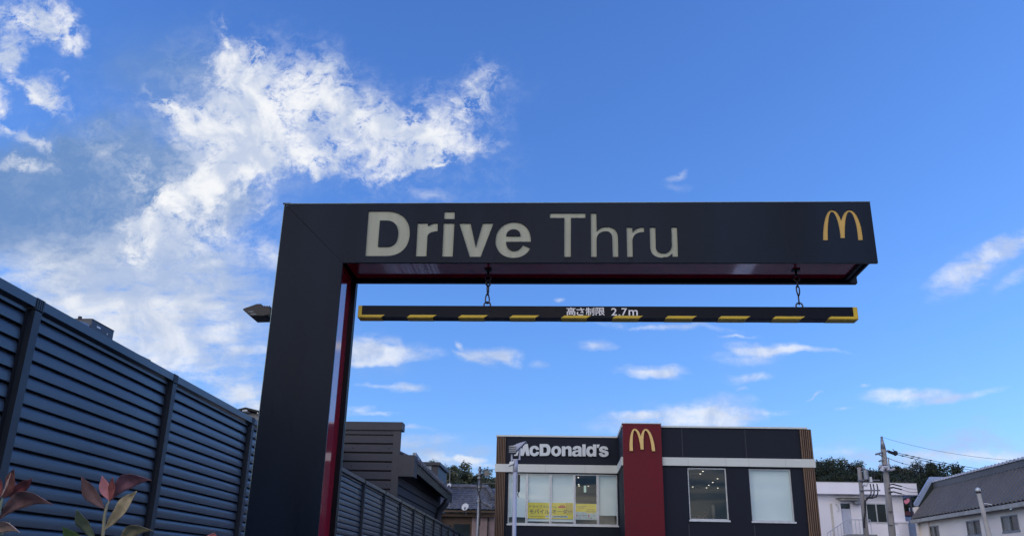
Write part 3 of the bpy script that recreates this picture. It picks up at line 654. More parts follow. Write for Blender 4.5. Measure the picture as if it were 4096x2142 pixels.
# floodlight just left of the gate post, on a pole hidden behind the post
YF = 7.0
a = pole_at(1122, 1238, YF)
fl = thing('area_light', 'black area floodlight sticking out left of the gate post', 'floodlight', (a.x, YF, 0))
MB().tube([(a.x, YF, 0), (a.x, YF, a.z+.12)], .045, 12).build('pole', M_['black'], fl, smooth=True)
def fpx(x, y): return onY(940+x/2.806, 1160+y/2.806, YF)
prof = [(88, 205), (240, 152), (290, 150), (318, 176), (372, 178), (398, 200), (408, 265), (398, 285), (350, 280), (325, 288), (170, 292), (88, 218)]
mb = MB(); mb.prism([tuple(fpx(x, y)) for x, y in prof], (0, .20, 0)); mb.build('lamp_head', M_['black'], fl, .006)
mb = MB()
for k in range(7): q = fpx(215+k*26, 170); mb.box(q.x, q.x+.004, YF+.02, YF+.18, q.z-.01, q.z+.006)
mb.build('cooling_fin', M_['black'], fl)
mb = MB()
for x0, y0 in ((180, 240), (205, 268)):
    pts = [fpx(x0+38*math.cos(t), y0+10*math.sin(t)) for t in [2*math.pi*k/14 for k in range(14)]]
    mb.prism([tuple(p+Vector((0, -.003, 0))) for p in pts], (0, .0025, 0))
mb.build('lens', M_['lens'], fl)
c_ = fpx(405, 190); e_ = fpx(420, 290)
MB().box(c_.x-.012, a.x, YF+.03, YF+.05, fpx(0, 250).z, fpx(0, 190).z).tube([tuple(fpx(375, 262)), tuple(fpx(392, 296)), tuple(fpx(420, 296)), (a.x, YF, fpx(0, 280).z)], .006, 6).build('bracket', M_['black'], fl)

# ------------------------------------------------------------------ things beyond the fence, left
nb = thing('neighbour_building', 'dark low flat-roofed building just showing above the fence top', 'building', (-8, 10.5, 0))
MB().box(-12, -6.05, 8, 11.6, 0, 4.22).build('wall', M_['siding_trim'], nb)
a = onX(545, 1402, -6.0); b = onX(588, 1432, -6.0)
MB().prism([(-6.0, 8, 4.30), (-6.0, 11.9, 4.405), (-6.0, 11.9, 4.425), (-6.0, 8, 4.34)], (-6, 0, 0)).build('roof_edge', M_['fascia_back'], nb)
MB().prism([tuple(onX(322, 1284, -6.02)), tuple(onX(345, 1290, -6.02)), tuple(onX(387, 1310, -6.02)), tuple(onX(387, 1322, -6.02)), tuple(onX(322, 1322, -6.02))], (-.5, 0, 0)).build('roof_step', M_['tank'], nb)
ac = thing('rooftop_unit', 'dark grey box-shaped rooftop unit standing above the fence top', 'rooftop unit', (-6.3, 10.4, 4.2))
a = onX(370, 1276, -6.0); b = onX(459, 1311, -6.0)
MB().box(-6.45, -6.0, a.y, b.y, 4.30, a.z).build('casing', M_['ac'], ac, .006)
MB().box(-6.452, -5.997, a.y-.003, b.y+.003, a.z+.001, a.z+.008).build('lid', M_['siding_trim'], ac)
MB().box(-5.9995, -5.996, a.y+.13, a.y+.22, a.z-.07, a.z-.05).box(-5.9995, -5.996, b.y-.17, b.y-.15, 4.45, 4.47).build('nameplate', M_['vinyl'], ac)
MB().tube([(-6.2, a.y+.05, a.z+.01), (-6.2, a.y+.05, a.z+.05)], .025, 8).box(-6.3, -6.2, a.y-.06, a.y-.01, 4.4, a.z-.05).build('vent', M_['siding_trim'], ac)
YG = 20.0
gh = thing('gabled_house', 'pale house gable with dark roof edge between fence top and gate post', 'house', (-7, 22, 0))
pk = onY(982, 1627, YG); rr = onY(1070, 1650, YG); ll = onY(930, 1642, YG)
wallp = [(pk.x-1.2, YG+.25, 3), (pk.x-1.2, YG+.25, pk.z-.34), (pk.x, YG+.25, pk.z-.07), (pk.x+1.0, YG+.25, pk.z-.28), (pk.x+1.0, YG+.25, 3)]
MB().prism([(x, y, 0 if z == 3 else z) for x, y, z in wallp], (0, 6, 0)).build('wall', M_['beige_wall'], gh)
MB().prism([tuple(pk), (pk.x+1.2, YG, pk.z-.27), (pk.x+1.2, YG, pk.z-.31), (pk.x, YG, pk.z-.045), (pk.x-1.4, YG, pk.z-.40), (pk.x-1.4, YG, pk.z-.36)], (0, 6.3, 0)).build('roof', M_['fascia_back'], gh)
a = onY(968, 1636, YG); b = onY(988, 1643, YG); a2 = onY(1028, 1646, YG); b2 = onY(1032, 1653, YG)
MB().box(a.x, b.x, YG+.01, YG+.2, b.z, a.z).box(a2.x, b2.x, YG+.01, YG+.2, b2.z, a2.z).build('purlin_end', M_['dish'], gh, .008)

# ------------------------------------------------------------------ white building, right
wb = thing('white_building', 'white rendered two-storey building with steel door and outside stair landing', 'building', (20, 63, 0))
YW = 60.0
def w(x, y, Y=YW): return onY(3240+x/3.191, 1720+y/3.191, Y)
xw0 = 15.5; xw1 = w(1200, 1000).x
d0 = w(387, 988); d1 = w(548, 1325); t0_ = w(387, 925); t1_ = w(520, 985); g0 = w(712, 935); g1 = w(992, 1168)
MB().box(xw0, w(1315, 700).x, YW-.6, YW+9, 7.16, 7.92).build('parapet', M_['white_wall'], wb, .01)
MB().box(xw0, w(1318, 700).x+.02, YW-.63, YW+9.05, 7.921, 7.94).build('roof_edge', M_['gutter'], wb)
link('front_wall', plate([[(xw0, 7.158), (xw1, 7.158), (xw1, 0), (xw0, 0)], [(t0_.x, t0_.z), (t1_.x, t0_.z), (t1_.x, d1.z), (t0_.x, d1.z)], [(g0.x, g0.z), (g1.x, g0.z), (g1.x, g1.z), (g0.x, g1.z)]], YW, YW+.25, 'front_wall', M_['white_wall']), wb)
MB().box(xw1-.25, xw1, YW+.251, YW+8.5, 0, 7.158).build('side_wall', M_['white_wall'], wb)
do = MB().box(t0_.x+.02, t1_.x-.02, YW+.10, YW+.15, d1.z+.02, t1_.z-.06).build('door', M_['door_blue'], wb)
MB().tube([(t1_.x-.15, YW+.05, (d0.z+d1.z)/2), (t1_.x-.15, YW+.05, (d0.z+d1.z)/2-.12)], .02, 6).build('handle', M_['galv'], do)
MB().box(t0_.x+.02, t1_.x-.02, YW+.10, YW+.12, t1_.z, t0_.z-.02).build('transom_window', M_['dglass'], wb)
c0_ = w(320, 862); c1_ = w(612, 885)
MB().box(c0_.x, c1_.x, YW-.9, YW-.01, c1_.z+.06, c0_.z).box(c0_.x+.2, c1_.x-.2, YW-.7, YW-.01, c1_.z-.08, c1_.z+.055).build('canopy', M_['gutter'], wb, .01)
wi = MB(); fw = .05; mid = (g0.x+g1.x)/2
wi.box(g0.x-.04, g1.x+.04, YW-.03, YW+.08, g0.z-.02, g0.z+.05); wi.box(g0.x-.06, g1.x+.08, YW-.05, YW+.08, g1.z-.07, g1.z)
for x in (g0.x-.03, mid-.03, g1.x-.03): wi.box(x, x+.06, YW-.028, YW+.08, g1.z+.001, g0.z-.021)
wn = wi.build('window', M_['alu'], wb); MB().box(g0.x+.03, mid-.031, YW+.04, YW+.06, g1.z+.001, g0.z-.022).build('pane', M_['dglass'], wn); MB().box(mid+.031, g1.x-.031, YW+.03, YW+.05, g1.z+.001, g0.z-.022).build('pane', M_['dglass'], wn)
a = w(325, 935); b = w(338, 1030)
MB().tube([(a.x, YW-.05, a.z), (a.x+.12, YW-.06, a.z-.2), (a.x+.12, YW-.06, b.z+.1), (a.x+.05, YW-.05, b.z)], .04, 8).build('vent_pipe', M_['dish'], wb)
a = w(590, 895); MB().box(a.x-.25, a.x+.2, YW-.5, YW-.02, a.z-.25, a.z+.05).build('wall_lamp', M_['galv'], wb, .02)
a = w(405, 1150); b = w(690, 1155); cc = w(150, 1320); fl0 = w(400, 1325)
mb = MB(); mb.tube([(cc.x, YW-1.2, cc.z), (a.x, YW-1.2, a.z), (b.x, YW-1.2, a.z)], .03, 6)
for k in range(7): x = a.x+(b.x-a.x)*k/6; mb.tube([(x, YW-1.2, a.z), (x, YW-1.2, fl0.z)], .02, 5)
for k in range(6): t = k/6; x = cc.x+(a.x-cc.x)*t; z = cc.z+(a.z-cc.z)*t; mb.tube([(x, YW-1.2, z), (x, YW-1.2, z-1.0)], .02, 5)
mb.build('stair_railing', M_['galv_lt'], wb)
mb = MB(); mb.box(a.x, b.x+.3, YW-1.3, YW-.01, fl0.z-.2, fl0.z-.03)
for k in range(14): x = a.x-.28*(k+1); mb.box(x, x+.30, YW-1.3, YW-.3, fl0.z-.2-.17*(k+1), fl0.z-.03-.17*(k+1))
mb.build('landing', M_['galv'], wb)
a = w(1055, 1160); b = w(1258, 1330)
MB().box(a.x, b.x, YW-.35, YW-.01, a.z-.12, a.z).box(a.x+.2, w(1250, 1200).x-.1, YW-.3, YW-.01, 0, a.z-.121).build('lower_block', M_['white_wall'], wb, .01)
MB().box(w(250, 930).x, w(282, 930).x, YW-.003, YW-.0005, 2.5, w(250, 930).z).build('water_stain', mat('rust stain', (.55, .54, .50), .9), wb)
# shed, tank and pink sign in the gap
sh = thing('red_roofed_shed', 'small shed with maroon roof in the gap beside the white building', 'shed', (25.3, 68, 0))
a = w(1225, 1035, 68); b = w(1370, 1090, 68)
MB().box(a.x-.4, b.x+.6, 67.6, 71, b.z, a.z).build('roof', M_['maroon'], sh)
mb = MB()
for k in range(5): mb.box(a.x+.2+k*.75, a.x+.7+k*.75, 67.7, 67.9, a.z+.001, a.z+.28)
mb.build('roof_stack', M_['dish'], sh, .03)
MB().box(a.x-.3, b.x+.5, 68, 71, 0, b.z-.001).build('wall', M_['tank'], sh)
a = w(1300, 1210, 65)
tk = MB().tube([(a.x, 65.5, 0), (a.x, 65.5, w(1300, 1130, 65).z), (a.x, 65.5, w(1300, 1110, 65).z)], [1.2, 1.2, .8], 20).build('storage_tank', M_['tank'], None, smooth=True)
tag(tk, 'blue-grey cylindrical tank below the maroon shed roof', 'tank')
sg = thing('hanging_sign', 'pink round-ended shop sign on a post beside the white building', 'sign', (25.1, 66, 0))
a = w(1235, 895, 66)
lo = bez('M 1200,890 L 1232,885 C 1228,862 1262,855 1268,885 C 1272,925 1235,925 1230,940 L 1215,938 L 1212,925 L 1200,922 Z')[0]
link('sign_board', plate([[(w(x, y, 66).x, w(x, y, 66).z) for x, y in lo]], 65.95, 66.05, 'sign_board', M_['pink']), sg)
a = w(1285, 900, 66); MB().tube([(a.x, 66.1, 0), (a.x, 66.1, w(1275, 845, 66).z)], .09, 8).tube([(a.x, 66.1, w(1275, 870, 66).z), (w(1215, 880, 66).x, 66.1, w(1275, 870, 66).z)], .05, 6).build('post', M_['siding_trim'], sg)

# ------------------------------------------------------------------ warehouse
wh = thing('warehouse', 'long cream warehouse with steep grey corrugated roof at the right edge', 'warehouse', (24, 35, 0))
XWE = 22.45; ZE = 5.5; XRG = 24.35; ZRG = 7.60; WY0 = -12.0; WY1 = 58.0; XW = 22.95
def wx(x, y, X=XW): return onX(3620+x/3.939, 1800+y/3.939, X)
wins = []
for x0, x1, y0, y1 in [(375, 560, 1118, 1420), (955, 1215, 1030, 1312), (1495, 1812, 925, 1245)]:
    a = wx(x0, y0+60); b = wx(x1, y1); wins.append((min(a.y, b.y), max(a.y, b.y), b.z))
zt_ = 5.02; zb_ = sum(v[2] for v in wins[1:])/2
ys = [(v[0], v[1]) for v in wins]+[(22.0, 24.4), (14.5, 16.9), (6.5, 8.9)]
# wall as plate in (y,z) then rotated into the plane x = XW
me = plate([[(WY0, 5.3), (WY1, 5.3), (WY1, 0), (WY0, 0)]]+[[(a, zt_), (b, zt_), (b, zb_), (a, zb_)] for a, b in ys], 0, .22, 'side_wall', M_['ware_wall'])
for v in me.vertices: x, y, z = v.co; v.co = (XW+y, x, z)
me.flip_normals(); link('side_wall', me, wh)
for a, b in ys:
    mb = MB(); mb.box(XW-.03, XW+.1, a-.05, b+.05, zb_-.10, zb_); mb.box(XW-.02, XW+.1, a, b, zt_-.06, zt_)
    for y in (a, (a+b)/2-.03, b-.06): mb.box(XW-.019, XW+.1, y, y+.06, zb_+.001, zt_-.061)
    f = mb.build('window', M_['galv'], wh)
    MB().box(XW+.05, XW+.07, a+.061, (a+b)/2-.031, zb_+.001, zt_-.061).build('pane', M_['dglass'], f)
    MB().box(XW+.04, XW+.06, (a+b)/2+.031, b-.061, zb_+.001, zt_-.061).build('pane', M_['cglass'], f)
# corrugated roof
mb = MB(); n = int((WY1-WY0)/.42); vs = []; fs = []
sl = Vector((XRG-XWE, 0, ZRG-ZE)).normalized(); nn = Vector((-sl.z, 0, sl.x))
prof = []
for k in range(n):
    y = WY0+(WY1-WY0)*k/n; dy = (WY1-WY0)/n
    prof += [(y, 0), (y+dy*.30, 0), (y+dy*.42, .085), (y+dy*.82, .085), (y+dy*.94, 0)]
prof.append((WY1, 0))
for (y, h_) in prof:
    for P_ in (Vector((XWE, 0, ZE)), Vector((XRG, 0, ZRG))): q = P_+nn*h_; vs.append((q.x, y, q.z))
for i in range(len(prof)-1): fs.append((2*i, 2*i+2, 2*i+3, 2*i+1))
mb.add(vs, fs); o = mb.build('corrugated_roof', M_['ware_roof'], wh); so = o.modifiers.new('s', 'SOLIDIFY'); so.thickness = .02
MB().prism([(XWE+.02, WY0, ZE-.06), (XRG, WY0, ZRG-.06), (XRG, WY0, ZRG-.09), (XWE+.02, WY0, ZE-.09)], (0, WY1-WY0, 0)).build('roof_lining', M_['black'], wh)
MB().box(XRG-.25, XRG+.05, WY0, WY1, ZRG-.12, ZRG+.22).build('ridge_flashing', M_['ware_roof'], wh)
mb = MB()
for k in range(n):
    y = WY0+(WY1-WY0)*(k+.5)/n
    mb.prism([(XRG-.34, y-.11, ZRG+.225), (XRG-.34, y+.11, ZRG+.225), (XRG-.34, y+.07, ZRG+.36), (XRG-.34, y-.07, ZRG+.36)], (3.5, 0, -.35))
mb.build('roof_rib', M_['ware_cap'], wh)
MB().prism([(XRG-.3, WY0, ZRG+.222), (XRG-.3, WY0, ZRG+.26), (29, WY0, ZRG-.2), (29, WY0, ZRG-.24)], (0, WY1-WY0, 0)).build('back_roof', M_['ware_roof'], wh)
MB().box(28.8, 29, WY0, WY1, 0, ZRG-.25).box(XW+.23, 28.79, WY0, WY0+.2, 0, 5.3).build('rear_wall', M_['ware_wall'], wh)
MB().box(XWE-.10, XWE+.10, WY0, WY1, ZE-.24, ZE-.03).build('gutter', M_['gutter'], wh, .02)
MB().box(XWE+.101, XW+.1, WY0, WY1, ZE-.16, ZE-.12).build('soffit', M_['gutter'], wh)
for y in (56.6, 49.2, 38.2): MB().box(XW-.09, XW-.001, y, y+.5, 0, 5.28).build('pilaster', M_['ware_wall'], wh, .02)
# gable parapet with pale blue coping at the far end
g_ = [onY(3620+x/3.939, 1800+y/3.939, WY1+.15) for x, y in [(190, 835), (410, 430), (900, 436)]]
zt0 = g_[1].z
MB().prism([(g_[0].x, WY1+.02, 0), (g_[0].x, WY1+.02, g_[0].z-.1), (g_[1].x, WY1+.02, zt0-.12), (g_[2].x+2, WY1+.02, zt0-.12), (g_[2].x+2, WY1+.02, 0)], (0, .3, 0)).build('gable_wall', M_['green_blk'], wh)
MB().prism([(g_[0].x-.22, WY1, g_[0].z-.12), (g_[0].x-.22, WY1, g_[0].z+.02), (g_[1].x-.12, WY1, zt0+.05), (g_[1].x+.08, WY1, zt0-.12), (g_[0].x-.02, WY1, g_[0].z-.2)], (0, .16, 0)).build('gable_coping', M_['blue_trim'], wh)
MB().prism([(g_[1].x-.10, WY1, zt0+.05), (g_[2].x+2, WY1, zt0+.05), (g_[2].x+2, WY1, zt0-.95), (g_[1].x+.55, WY1, zt0-.95), (g_[1].x+.28, WY1, zt0-.6), (g_[1].x+.085, WY1, zt0-.13)], (0, .17, 0)).build('gable_coping', M_['blue_trim'], wh)
MB().box(g_[0].x-.2, g_[0].x+.12, WY1+.0, WY1+.35, 0, g_[0].z-.22).build('end_pilaster', M_['ware_wall'], wh)
# white pole with ball lamp
YB = 30.0
a = onY(3914, 1970, YB); b = onY(3957, 2142, YB); zb0 = EYE
lp_ = thing('ball_lamp_pole', 'pale round pole with small ball-shaped lamp before the corrugated roof', 'lamp post', (a.x+(b.x-a.x)*(a.z/(a.z-b.z)), YB, 0))
dirp = (b-a)/(a.z-b.z); foot = a+dirp*a.z
MB().tube([tuple(foot), tuple(a+Vector((0, 0, -.02)))], [.13, .065], 14).build('pole', M_['gutter'], lp_, smooth=True)
me = MB()
bmx = bmesh.new(); bmesh.ops.create_uvsphere(bmx, u_segments=16, v_segments=10, radius=.085)
for v in bmx.verts: v.co = v.co+Vector((a.x, a.y, a.z+.10))
me_ = bpy.data.meshes.new('ball_lamp'); bmx.to_mesh(me_); bmx.free(); me_.materials.append(M_['alu']); me_.shade_smooth(); link('ball_lamp', me_, lp_)
MB().tube([tuple(a), tuple(a+Vector((0, 0, .05)))], .075, 12).build('lamp_socket', M_['black'], lp_)
c_ = onY(3936, 2012, YB); MB().tube([(c_.x, YB, c_.z), (c_.x+.24, YB, c_.z-.03)], .02, 6).build('side_arm', M_['dish'], lp_)

# ------------------------------------------------------------------ utility poles and wires, right
def upole(px0, py0, px1, py1, Y, r0, r1, lab):
    a = onY(px0, py0, Y); b = onY(px1, py1, Y); d_ = (b-a)/(a.z-b.z); f = a+d_*a.z
    t = thing('utility_pole', lab, 'utility pole', tuple(f), 'concrete utility poles')
    MB().tube([tuple(f), tuple(a)], [r0, r1], 14).build('pole', M_['conc'], t, smooth=True); return t, a
def w5(x, y, Y): return onY(3240+x/3.191, 1720+y/3.191, Y)
YA = 44.0
pa, ta = upole(3436.5, 1868, 3465.5, 2142, YA, .16, .10, 'shorter concrete utility pole with transformer arms before the white building')
mb = MB(); 
for x0, y0, x1, y1 in ((612, 635, 888, 636), (640, 765, 895, 763)): p = w5(x0, y0, YA-.15); q = w5(x1, y1, YA-.15); mb.tube([p, q], .04, 6)
mb.build('crossarm', M_['galv'], pa)
p = w5(700, 545, YA); MB().tube([(p.x-.02, YA-.2, p.z-.33), (p.x-.02, YA-.2, p.z+.12)], .12, 14).tube([w5(625, 490, YA), w5(700, 490, YA-.2), w5(715, 520, YA-.2)], .05, 6).build('transformer', M_['galv'], pa)
mb = MB(); mb.box(w5(735, 600, YA).x, w5(765, 600, YA).x, YA-.3, YA-.1, w5(0, 655, YA).z, w5(0, 590, YA).z); mb.tube([w5(670, 690, YA-.2), w5(720, 700, YA-.2), w5(735, 670, YA-.2)], .06, 8); mb.build('switch_box', M_['dish'], pa, .02)
mb = MB()
for x in (780, 818, 865): mb.tube([w5(x-12, 680, YA-.15), w5(x, 740, YA-.15), w5(x, 800, YA-.15), w5(x-20, 845, YA-.15), w5(x-70, 862, YA-.15)], .03, 6)
mb.tube([w5(800, 858, YA-.2), w5(740, 860, YA-.2), w5(705, 900, YA-.2), w5(708, 1040, YA-.2), w5(690, 1130, YA-.2), w5(690, 1240, YA-.2)], .045, 6)
for x in (660, 760, 800): mb.tube([w5(x, 480, YA-.15), w5(x+30, 540, YA-.15), w5(x+20, 630, YA-.15)], .02, 5)
mb.build('cable', M_['wire'], pa)
YB_ = 47.0
pb, tb = upole(3533, 1795, 3569.8, 2142, YB_, .22, .13, 'taller concrete utility pole with pointed top and crossarms')
MB().tube([tb, w5(913, 85, YB_)], [.14, .055], 10).tube([w5(900, 86, YB_), w5(926, 84, YB_)], .04, 6).build('pointed_top', M_['galv'], pb, smooth=True)
mb = MB(); mb.tube([w5(840, 305, YB_-.5), w5(993, 258, YB_+.3)], .05, 6); mb.tube([w5(868, 300, YB_-.3), w5(935, 335, YB_)], .03, 6)
mb.tube([w5(965, 348, YB_-.1), w5(1000, 350, YB_-.1), w5(1006, 440, YB_-.1)], .035, 6)
mb.tube([w5(880, 395, YB_-.1), w5(925, 375, YB_-.1)], .05, 6); mb.build('crossarm', M_['galv'], pb)
mb = MB()
mb.tube([w5(915, 520, YB_-.3), w5(930, 470, YB_-.3), w5(990, 470, YB_-.3), w5(1000, 505, YB_-.3)], .12, 8)
mb.tube([w5(1000, 500, YB_-.3), w5(1030, 505, YB_-.3), w5(1080, 488, YB_-.3)], .07, 8); mb.tube([w5(875, 470, YB_-.3), w5(905, 445, YB_-.3)], .06, 6)
mb.tube([w5(990, 455, YB_-.3), w5(1015, 460, YB_-.3)], .05, 6)
mb.build('insulator', M_['ware_cap'], pb)
mb = MB(); mb.tube([w5(880, 480, YB_-.2), w5(940, 440, YB_-.35), w5(1020, 455, YB_-.2)], .03, 6); mb.tube([w5(935, 530, YB_-.2), w5(915, 600, YB_-.2), w5(908, 665, YB_-.2)], .02, 5)
for y in (690, 730, 785): mb.tube([w5(1020, y, YB_-.2), w5(1060, y-5, YB_-.2), w5(1150, y+18, YB_-.1), w5(1170, y+22, YB_-.1)], .035, 6)
for y in (722, 778, 1018, 1190): mb.box(w5(980, y, YB_).x, w5(1030, y, YB_).x, YB_-.24, YB_-.20, w5(0, y+8, YB_).z, w5(0, y, YB_).z)
mb.build('cable_fitting', M_['wire'], pb)
def sag(p, q, s, n=14): return [p.lerp(q, i/n)+Vector((0, 0, -s*4*(i/n)*(1-i/n))) for i in range(n+1)]
def fullpx(x, y, Y): return onY(x, y, Y)
wires = [((3526, 1746.6, 47), (4200, 1845, 40), .3, .008, 'thin top wire running right from the pointed pole tip', []),
 ((3552, 1800, 47.3), (4150, 1893, 60), .25, .015, 'upper thick power cable leaving the tall utility pole to the right', [.10, .14, .17, .24, .33]),
 ((3550, 1806, 46.6), (4150, 1905, 60), .25, .015, 'middle thick power cable leaving the tall utility pole to the right', [.08, .13, .22, .29, .36]),
 ((3548, 1828, 46.8), (3700, 1862, 58), .15, .014, 'lowest short power cable ending in front of the hill trees', [.35, .6])]
for (p, q, s, r_, lab, bl) in wires:
    P_ = fullpx(*p); Q_ = fullpx(*q); t = thing('power_line', lab, 'power line', tuple(P_), 'power lines from the tall pole')
    MB().tube(sag(P_, Q_, s), r_, 6).build('cable', M_['wire'], t)
    if bl:
        mb = MB()
        for u in bl:
            c_ = P_.lerp(Q_, u)+Vector((0, 0, -s*4*u*(1-u))); d_ = (Q_-P_).normalized()*.22; mb.tube([c_-d_, c_, c_+d_], [.015, .042, .015], 6)
        mb.build('spacer', M_['wire'], t)
cr = thing('wire_joint', 'dark cable joint with a stub perched on the power cables', 'cable joint', tuple(fullpx(3581, 1805, 47.6)))
MB().tube([w5(1075, 262, 47.6), w5(1085, 275, 47.6), w5(1092, 300, 47.6), w5(1080, 318, 47.6)], [.05, .14, .13, .05], 8).tube([w5(1085, 272, 47.6), w5(1055, 235, 47.6)], .02, 5).tube([w5(1000, 258, 47.3), w5(1085, 290, 47.6)], .04, 6).tube([w5(1000, 278, 47.), w5(1085, 310, 47.6)], .04, 6).build('joint', M_['wire'], cr)
fw_ = thing('service_wire', 'thin service wires crossing before the white building wall', 'power line', tuple(w5(1170, 745, 46.9)), 'power lines from the tall pole')
mb = MB()
for y in (710, 752, 807): mb.tube(sag(w5(1165, y-2, 46.9), w5(1400, y+25, 57), .1, 6), .012, 5)
mb.build('cable', M_['wire'], fw_)

# ------------------------------------------------------------------ ground, markings, hill, trees
mb = MB(); n = 40; vs = []; fs = []
mb.add([(-700, -300, 0), (700, -300, 0), (700, 900, 0), (-700, 900, 0)], [(0, 1, 2, 3)]); o = mb.build('ground', M_['asphalt']); struct(o)
mb = MB(); mb.box(2.70, 2.98, 8, 18, .004, .006); o = mb.build('reflection_marking', M_['paint']); struct(o)  # unseen line added so the glossy soffit reflects a pale patch
mb = MB()
for k in range(13): mb.box(-2.78+k*.068, -2.78+k*.068+.028+.01*(k % 3), 11.5, 14.5, .004, .006)  # unseen stripes added for a striped reflection in the soffit
o = mb.build('reflection_marking', M_['paint']); struct(o)
def hill_h(x, y):
    t = min(1, max(0, (y-135)/110)); t = t*t*(3-2*t)
    base = 21+4.0*noise.noise(Vector((x*.012, y*.010, 0)))*1.3-.035*max(0, x-50)
    return base*t*min(1, max(.0, 1))
mb = MB(); vs = []; fs = []; nx, ny = 110, 36
for j in range(ny+1):
    for i in range(nx+1):
        x = -260+560*i/nx; y = 130+230*j/ny; vs.append((x, y, hill_h(x, y)-.3+noise.noise(Vector((x*.2, y*.2, 3)))*.5*min(1, (y-130)/20)))
for j in range(ny):
    for i in range(nx): a = j*(nx+1)+i; fs.append((a, a+1, a+nx+2, a+nx+1))
mb.add(vs, fs); o = mb.build('hill', M_['soil'], smooth=True); struct(o)
mb = MB(); vs = []; fs = []; nx, ny = 14, 60  # unseen ridge added on the right to keep the sun off the scene
for j in range(ny+1):
    for i in range(nx+1):
        x = 235+130*i/nx; y = -260+640*j/ny
        h = 74*math.sin(math.pi*min(1, i/nx*1.15)*.5)**1.2*min(1, (j+1)/8, (ny-j+1)/8) if i else 0
        vs.append((x, y, h+(4*noise.noise(Vector((x*.03, y*.03, 1))) if i else 0)))
for j in range(ny):
    for i in range(nx): a = j*(nx+1)+i; fs.append((a, a+1, a+nx+2, a+nx+1))
mb.add(vs, fs); o = mb.build('hill', M_['soil'], smooth=True); struct(o)
mb = MB(); vs = []; fs = []; nx, ny = 60, 12  # unseen low ridge added behind the camera to darken low reflections
for j in range(ny+1):
    for i in range(nx+1):
        x = -300+520*i/nx; y = -120-140*j/ny
        h = (6+2*noise.noise(Vector((x*.02, y*.02, 5)))+1*noise.noise(Vector((x*.09, y*.05, 9))))*math.sin(math.pi*.5*min(1, j/ny*1.3)) if j else 0
        vs.append((x, y, h))
for j in range(ny):
    for i in range(nx): a = j*(nx+1)+i; fs.append((a, a+1, a+nx+2, a+nx+1))
mb.add(vs, fs); o = mb.build('hill', M_['soil'], smooth=True); struct(o)
rb_ = thing('added_rear_block', 'unseen low dark block added behind the camera to darken reflections', 'building', (-4, -19, 0))  # added out of view, sized to darken the gate post's lower reflection
MB().box(-26, 22, -24, -15, 0, 4.6).build('wall', M_['siding_trim'], rb_)
MB().box(-26.4, 22.4, -24.4, -14.6, 4.602, 4.9).build('roof', M_['fascia_back'], rb_)
# tree prototypes
def crown_mesh(kind, seed):
    rnd = random.Random(seed); mb = MB(); lobes = []
    nl = rnd.randint(6, 9)
    for k in range(nl):
        a = rnd.random()*6.28; rr_ = rnd.random()**.5*2.2
        lobes.append((Vector((rr_*math.cos(a), rr_*math.sin(a), 3.2+rnd.random()*3.6-(rr_*.5))), 1.1+rnd.random()*1.0))
    if kind == 2: lobes = [(Vector((0, 0, 2.2+k*.95)), 1.75-.24*k) for k in range(7)]
    nleaf = 3200 if kind != 1 else 1700
    for k in range(nleaf):
        c_, r_ = rnd.choice(lobes)
        d = Vector((rnd.gauss(0, 1), rnd.gauss(0, 1), rnd.gauss(0, .8))).normalized()
        p = c_+d*r_*(rnd.random()**.35)*(1+.25*noise.noise(d*2.2+c_)); s = .12+.22*rnd.random()
        u = Vector((rnd.gauss(0, 1), rnd.gauss(0, 1), rnd.gauss(0, 1))).normalized(); v = u.cross(d+Vector((.01, 0, 0))).normalized()
        mb.add([p-u*s, p+v*s*.6, p+u*s, p-v*s*.6], [(0, 1, 2, 3)])
    return mb.mesh('crown', M_['crown%d' % (1 if kind == 2 else kind+1 if kind == 0 else 3)] if kind != 0 else M_['crown%d' % (1+seed % 2)])
protos = [(crown_mesh(0, s), 0) for s in range(5)]+[(crown_mesh(1, s), 1) for s in range(10, 13)]+[(crown_mesh(2, s), 2) for s in range(20, 22)]
def trunk_mesh(seed):
    rnd = random.Random(seed); mb = MB(); mb.tube([(0, 0, -1), (.1, 0, 2), (0, .1, 4.4)], [.26, .2, .08], 7)
    for k in range(6):
        a = rnd.random()*6.28; mb.tube([(0, 0, 1.8+k*.4), (1.3*math.cos(a), 1.3*math.sin(a), 3.2+k*.5)], [.09, .02], 5)
    return mb.mesh('trunk', M_['trunk'])
trunks = [trunk_mesh(s) for s in range(3)]
SKY = [(-400, 1850), (1650, 1850), (1790, 1844), (1850, 1853), (1885, 1880), (1960, 1872), (2100, 1870), (3150, 1850), (3262, 1835), (3287, 1823), (3320, 1838), (3380, 1830), (3406, 1823), (3453, 1853), (3506, 1858), (3560, 1862), (3632, 1848), (3670, 1846), (3720, 1852), (3772, 1860), (3815, 1866), (3845, 1884), (3874, 1863), (3900, 1885), (3937, 1868), (3990, 1880), (4016, 1848), (4100, 1850), (4600, 1850)]
def skyy(x):
    for (a, ya), (b, yb) in zip(SKY, SKY[1:]):
        if a <= x <= b: return ya+(yb-ya)*(x-a)/(b-a)
    return 1850
rt = random.Random(3); ntree = 0
def plant(x, y, z, s, pi, grp, lab):
    me, kind = protos[pi]
    t = bpy.data.objects.new('tree', None); col.objects.link(t); t.location = (x, y, z)
    t.rotation_euler = (0, 0, rt.random()*6.28); t.scale = (s, s, s*(.9+.2*rt.random())); t.empty_display_size = .5
    t['label'] = lab; t['category'] = 'tree'; t['group'] = grp
    for nm, m_ in (('crown', me), ('trunk', trunks[pi % 3])):
        c = bpy.data.objects.new(nm, m_); col.objects.link(c); c.parent = t
LABS = {0: 'dark green broadleaf tree in the wood on the hill', 1: 'sparse grey-green tree in the wood on the hill', 2: 'dark pointed conifer in the wood on the hill'}
ranges = [(1690, 1985), (3225, 3960)]
